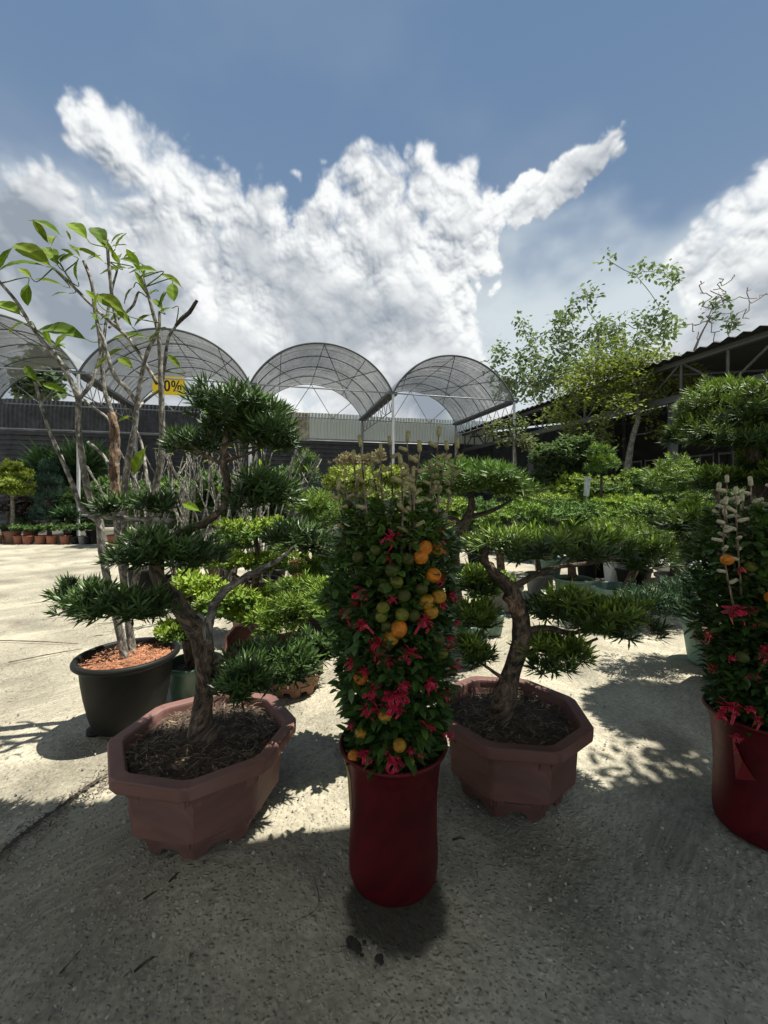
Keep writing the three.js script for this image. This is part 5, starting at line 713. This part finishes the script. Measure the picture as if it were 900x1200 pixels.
// ---------------------------------------------------------------- the row of small pots and shrubs along the left side
{
  const d = 12.4, rp = [[22, 11], [33, 12], [48, 12], [61, 12], [77, 12], [-14, 12], [-3, 10]], lab = ['just right of the tall brown pot', 'third along the row from the picture edge', 'in the middle of the row', 'left of the last terracotta pot', 'last terracotta one before the black pots', 'outside the picture edge', 'beside the picture edge'];
  rp.forEach(([px, w], i) => bonsai({ ...rose, len: 0.075, cA: [0.05, 0.11, 0.025], cB: [0.16, 0.27, 0.06], name: 'potted_groundcover', category: 'potted plant', seed: 120 + i, label: 'low green plant in small terracotta pot, ' + lab[i], group: 'row of low plants in terracotta pots', d, px, pot: pot('nursery', w / F * d * 0.5, 0.24, M.terracotta), pads: [[px, 620, 8.5, 5.5, 0, 1]], dens: 1.2 }));
  [[88, 0.13], [97, 0.12], [104, 0.12], [111, 0.11]].forEach(([px, R], i) => bonsai({ ...rose, len: 0.07, cA: [0.04, 0.09, 0.025], cB: [0.13, 0.23, 0.05], name: 'potted_groundcover', category: 'potted plant', seed: 130 + i, label: 'low green plant in small dark pot, ' + ['right after the terracotta row', 'second dark one along the row', 'third dark one along the row', 'last one before the frangipani stem'][i], group: 'low plants in dark pots', d, px, pot: pot('nursery', R, 0.22, i === 1 ? M.greyPot : M.black), pads: [[px, 620, 7.5, 5.5, 0, 1]], dens: 1.2 }));
  bonsai({ ...lime, len: 0.10, cA: C.yel, cB: C.yelB, name: 'round_topped_tree', category: 'tree', seed: 140, label: 'yellow green round topped little tree in tall brown pot at the left edge', d: 12.7, px: 14, bark: M.barkGrey, pot: pot('nursery', 0.24, 0.36, M.clayOrange), wood: [[[14, 628, 4], [15, 600, 4], [14, 575, 3]]], pads: [[12, 566, 23, 17, 0, 1], [2, 575, 16, 13], [24, 576, 15, 13], [12, 550, 14, 10]], dens: 1.3 });
  bonsai({ ...rose, len: 0.09, cA: [0.035, 0.028, 0.03], cB: [0.09, 0.07, 0.06], name: 'purple_shrub', category: 'shrub', seed: 141, label: 'dull purple leaved shrub behind the round topped little tree', d: 13.6, px: 14, wood: [[[14, 632, 4], [14, 600, 3]]], pads: [[14, 596, 24, 15], [32, 602, 14, 11]] });
  bonsai({ ...rose, leaf: 'needle', len: 0.16, cA: [0.035, 0.085, 0.055], cB: [0.08, 0.16, 0.09], name: 'conifer', category: 'conifer', seed: 142, label: 'blue green cone shaped conifer behind the row of small pots', d: 13.2, px: 58, wood: [[[58, 630, 5], [57, 580, 4], [57, 548, 2]]], pads: [[57, 605, 19, 14, 0, 1], [57, 586, 17, 14, 0, 1], [57, 566, 13, 14, 0, 1], [57, 550, 8, 12, 0, 1]], dens: 1.6 });
  bonsai({ ...rose, leaf: 'strap', len: 0.34, cA: [0.03, 0.075, 0.025], cB: [0.08, 0.16, 0.05], name: 'cycad', category: 'palm', seed: 143, label: 'small spiky cycad in front of the green shrubs, right of the conifer', d: 12.8, px: 80, wood: [[[80, 625, 7], [80, 610, 6]]], pads: [[80, 605, 12, 7]], dens: 3 });
  bonsai({ ...rose, leaf: 'strap', len: 0.75, cA: [0.035, 0.085, 0.03], cB: [0.10, 0.19, 0.06], name: 'banana_clump', category: 'plant', seed: 144, label: 'big paddle leaved clump against the fence behind the conifer', d: 14.6, px: 84, wood: [[[84, 622, 6], [84, 580, 4]]], pads: [[72, 556, 22, 16], [98, 552, 18, 16]], dens: 6 });
  const fill = [[36, 600, 20, 20, 14.2, 'needle', 'feathery green shrub left of the conifer'], [84, 592, 18, 20, 13.6, 'rosette', 'mid green shrub right of the conifer'], [110, 588, 18, 24, 13.4, 'rosette', 'mid green shrub behind the frangipani lower trunk'], [136, 580, 26, 26, 12, 'rosette', 'broad shrub right of the frangipani lower trunk'], [176, 590, 26, 24, 9.5, 'rosette', 'leafy shrub behind the left pads of the front bonsai'], [216, 586, 32, 28, 7.0, 'rosette', 'leafy shrub behind the bare stems, left part'], [262, 580, 36, 30, 6.6, 'rosette', 'leafy shrub behind the bare stems, middle part'], [318, 578, 36, 32, 6.4, 'rosette', 'leafy shrub behind the bare stems, right part'], [378, 590, 30, 22, 8.5, 'rosette', 'leafy shrub below the dark fence, left of the yellow green ball'], [500, 588, 40, 24, 9, 'rosette', 'leafy shrub hidden behind the catkin stems'], [560, 602, 34, 16, 8.4, 'rosette', 'leafy shrub under the umbrella shaped bonsai crown'], [612, 574, 30, 18, 10.5, 'rosette', 'dark leafy shrub at the shed corner'], [780, 570, 30, 22, 10, 'rosette', 'leafy shrub at the shed front right of the pale trunk'], [640, 566, 22, 16, 11, 'rosette', 'dim leafy shrub under the loose big leaved tree'], [838, 590, 36, 30, 7.5, 'rosette', 'leafy shrub behind the right hand tall bonsai'], [880, 640, 40, 30, 5, 'strap', 'strap leaved bonsai behind the right hand citrus'], [10, 560, 16, 12, 15, 'rosette', 'pale green shrub by the fence at the left edge']];
  fill.forEach(([px, py, rx, ry, dd, leaf, label], i) => bonsai({ ...rose, leaf, len: leaf === 'strap' ? 0.09 : leaf === 'needle' ? 0.12 : dd > 10 ? 0.10 : 0.065, cA: [0.045, 0.105, 0.022], cB: [0.16, 0.28, 0.05], name: 'leafy_shrub', category: 'shrub', seed: 150 + i, label, d: dd, px, pot: pot('nursery', 0.23, 0.3, i % 3 ? M.black : M.terracotta), wood: [[[px, 660, 5], [px, py + ry * 0.4, 4]]], pads: [[px, py, rx, ry, 0, 1], [px - rx * 0.5, py + ry * 0.4, rx * 0.6, ry * 0.6], [px + rx * 0.5, py + ry * 0.3, rx * 0.6, ry * 0.6], [px, py + ry * 1.1, rx * 0.8, ry * 0.7]] }));
}
renderer.render(scene, camera);
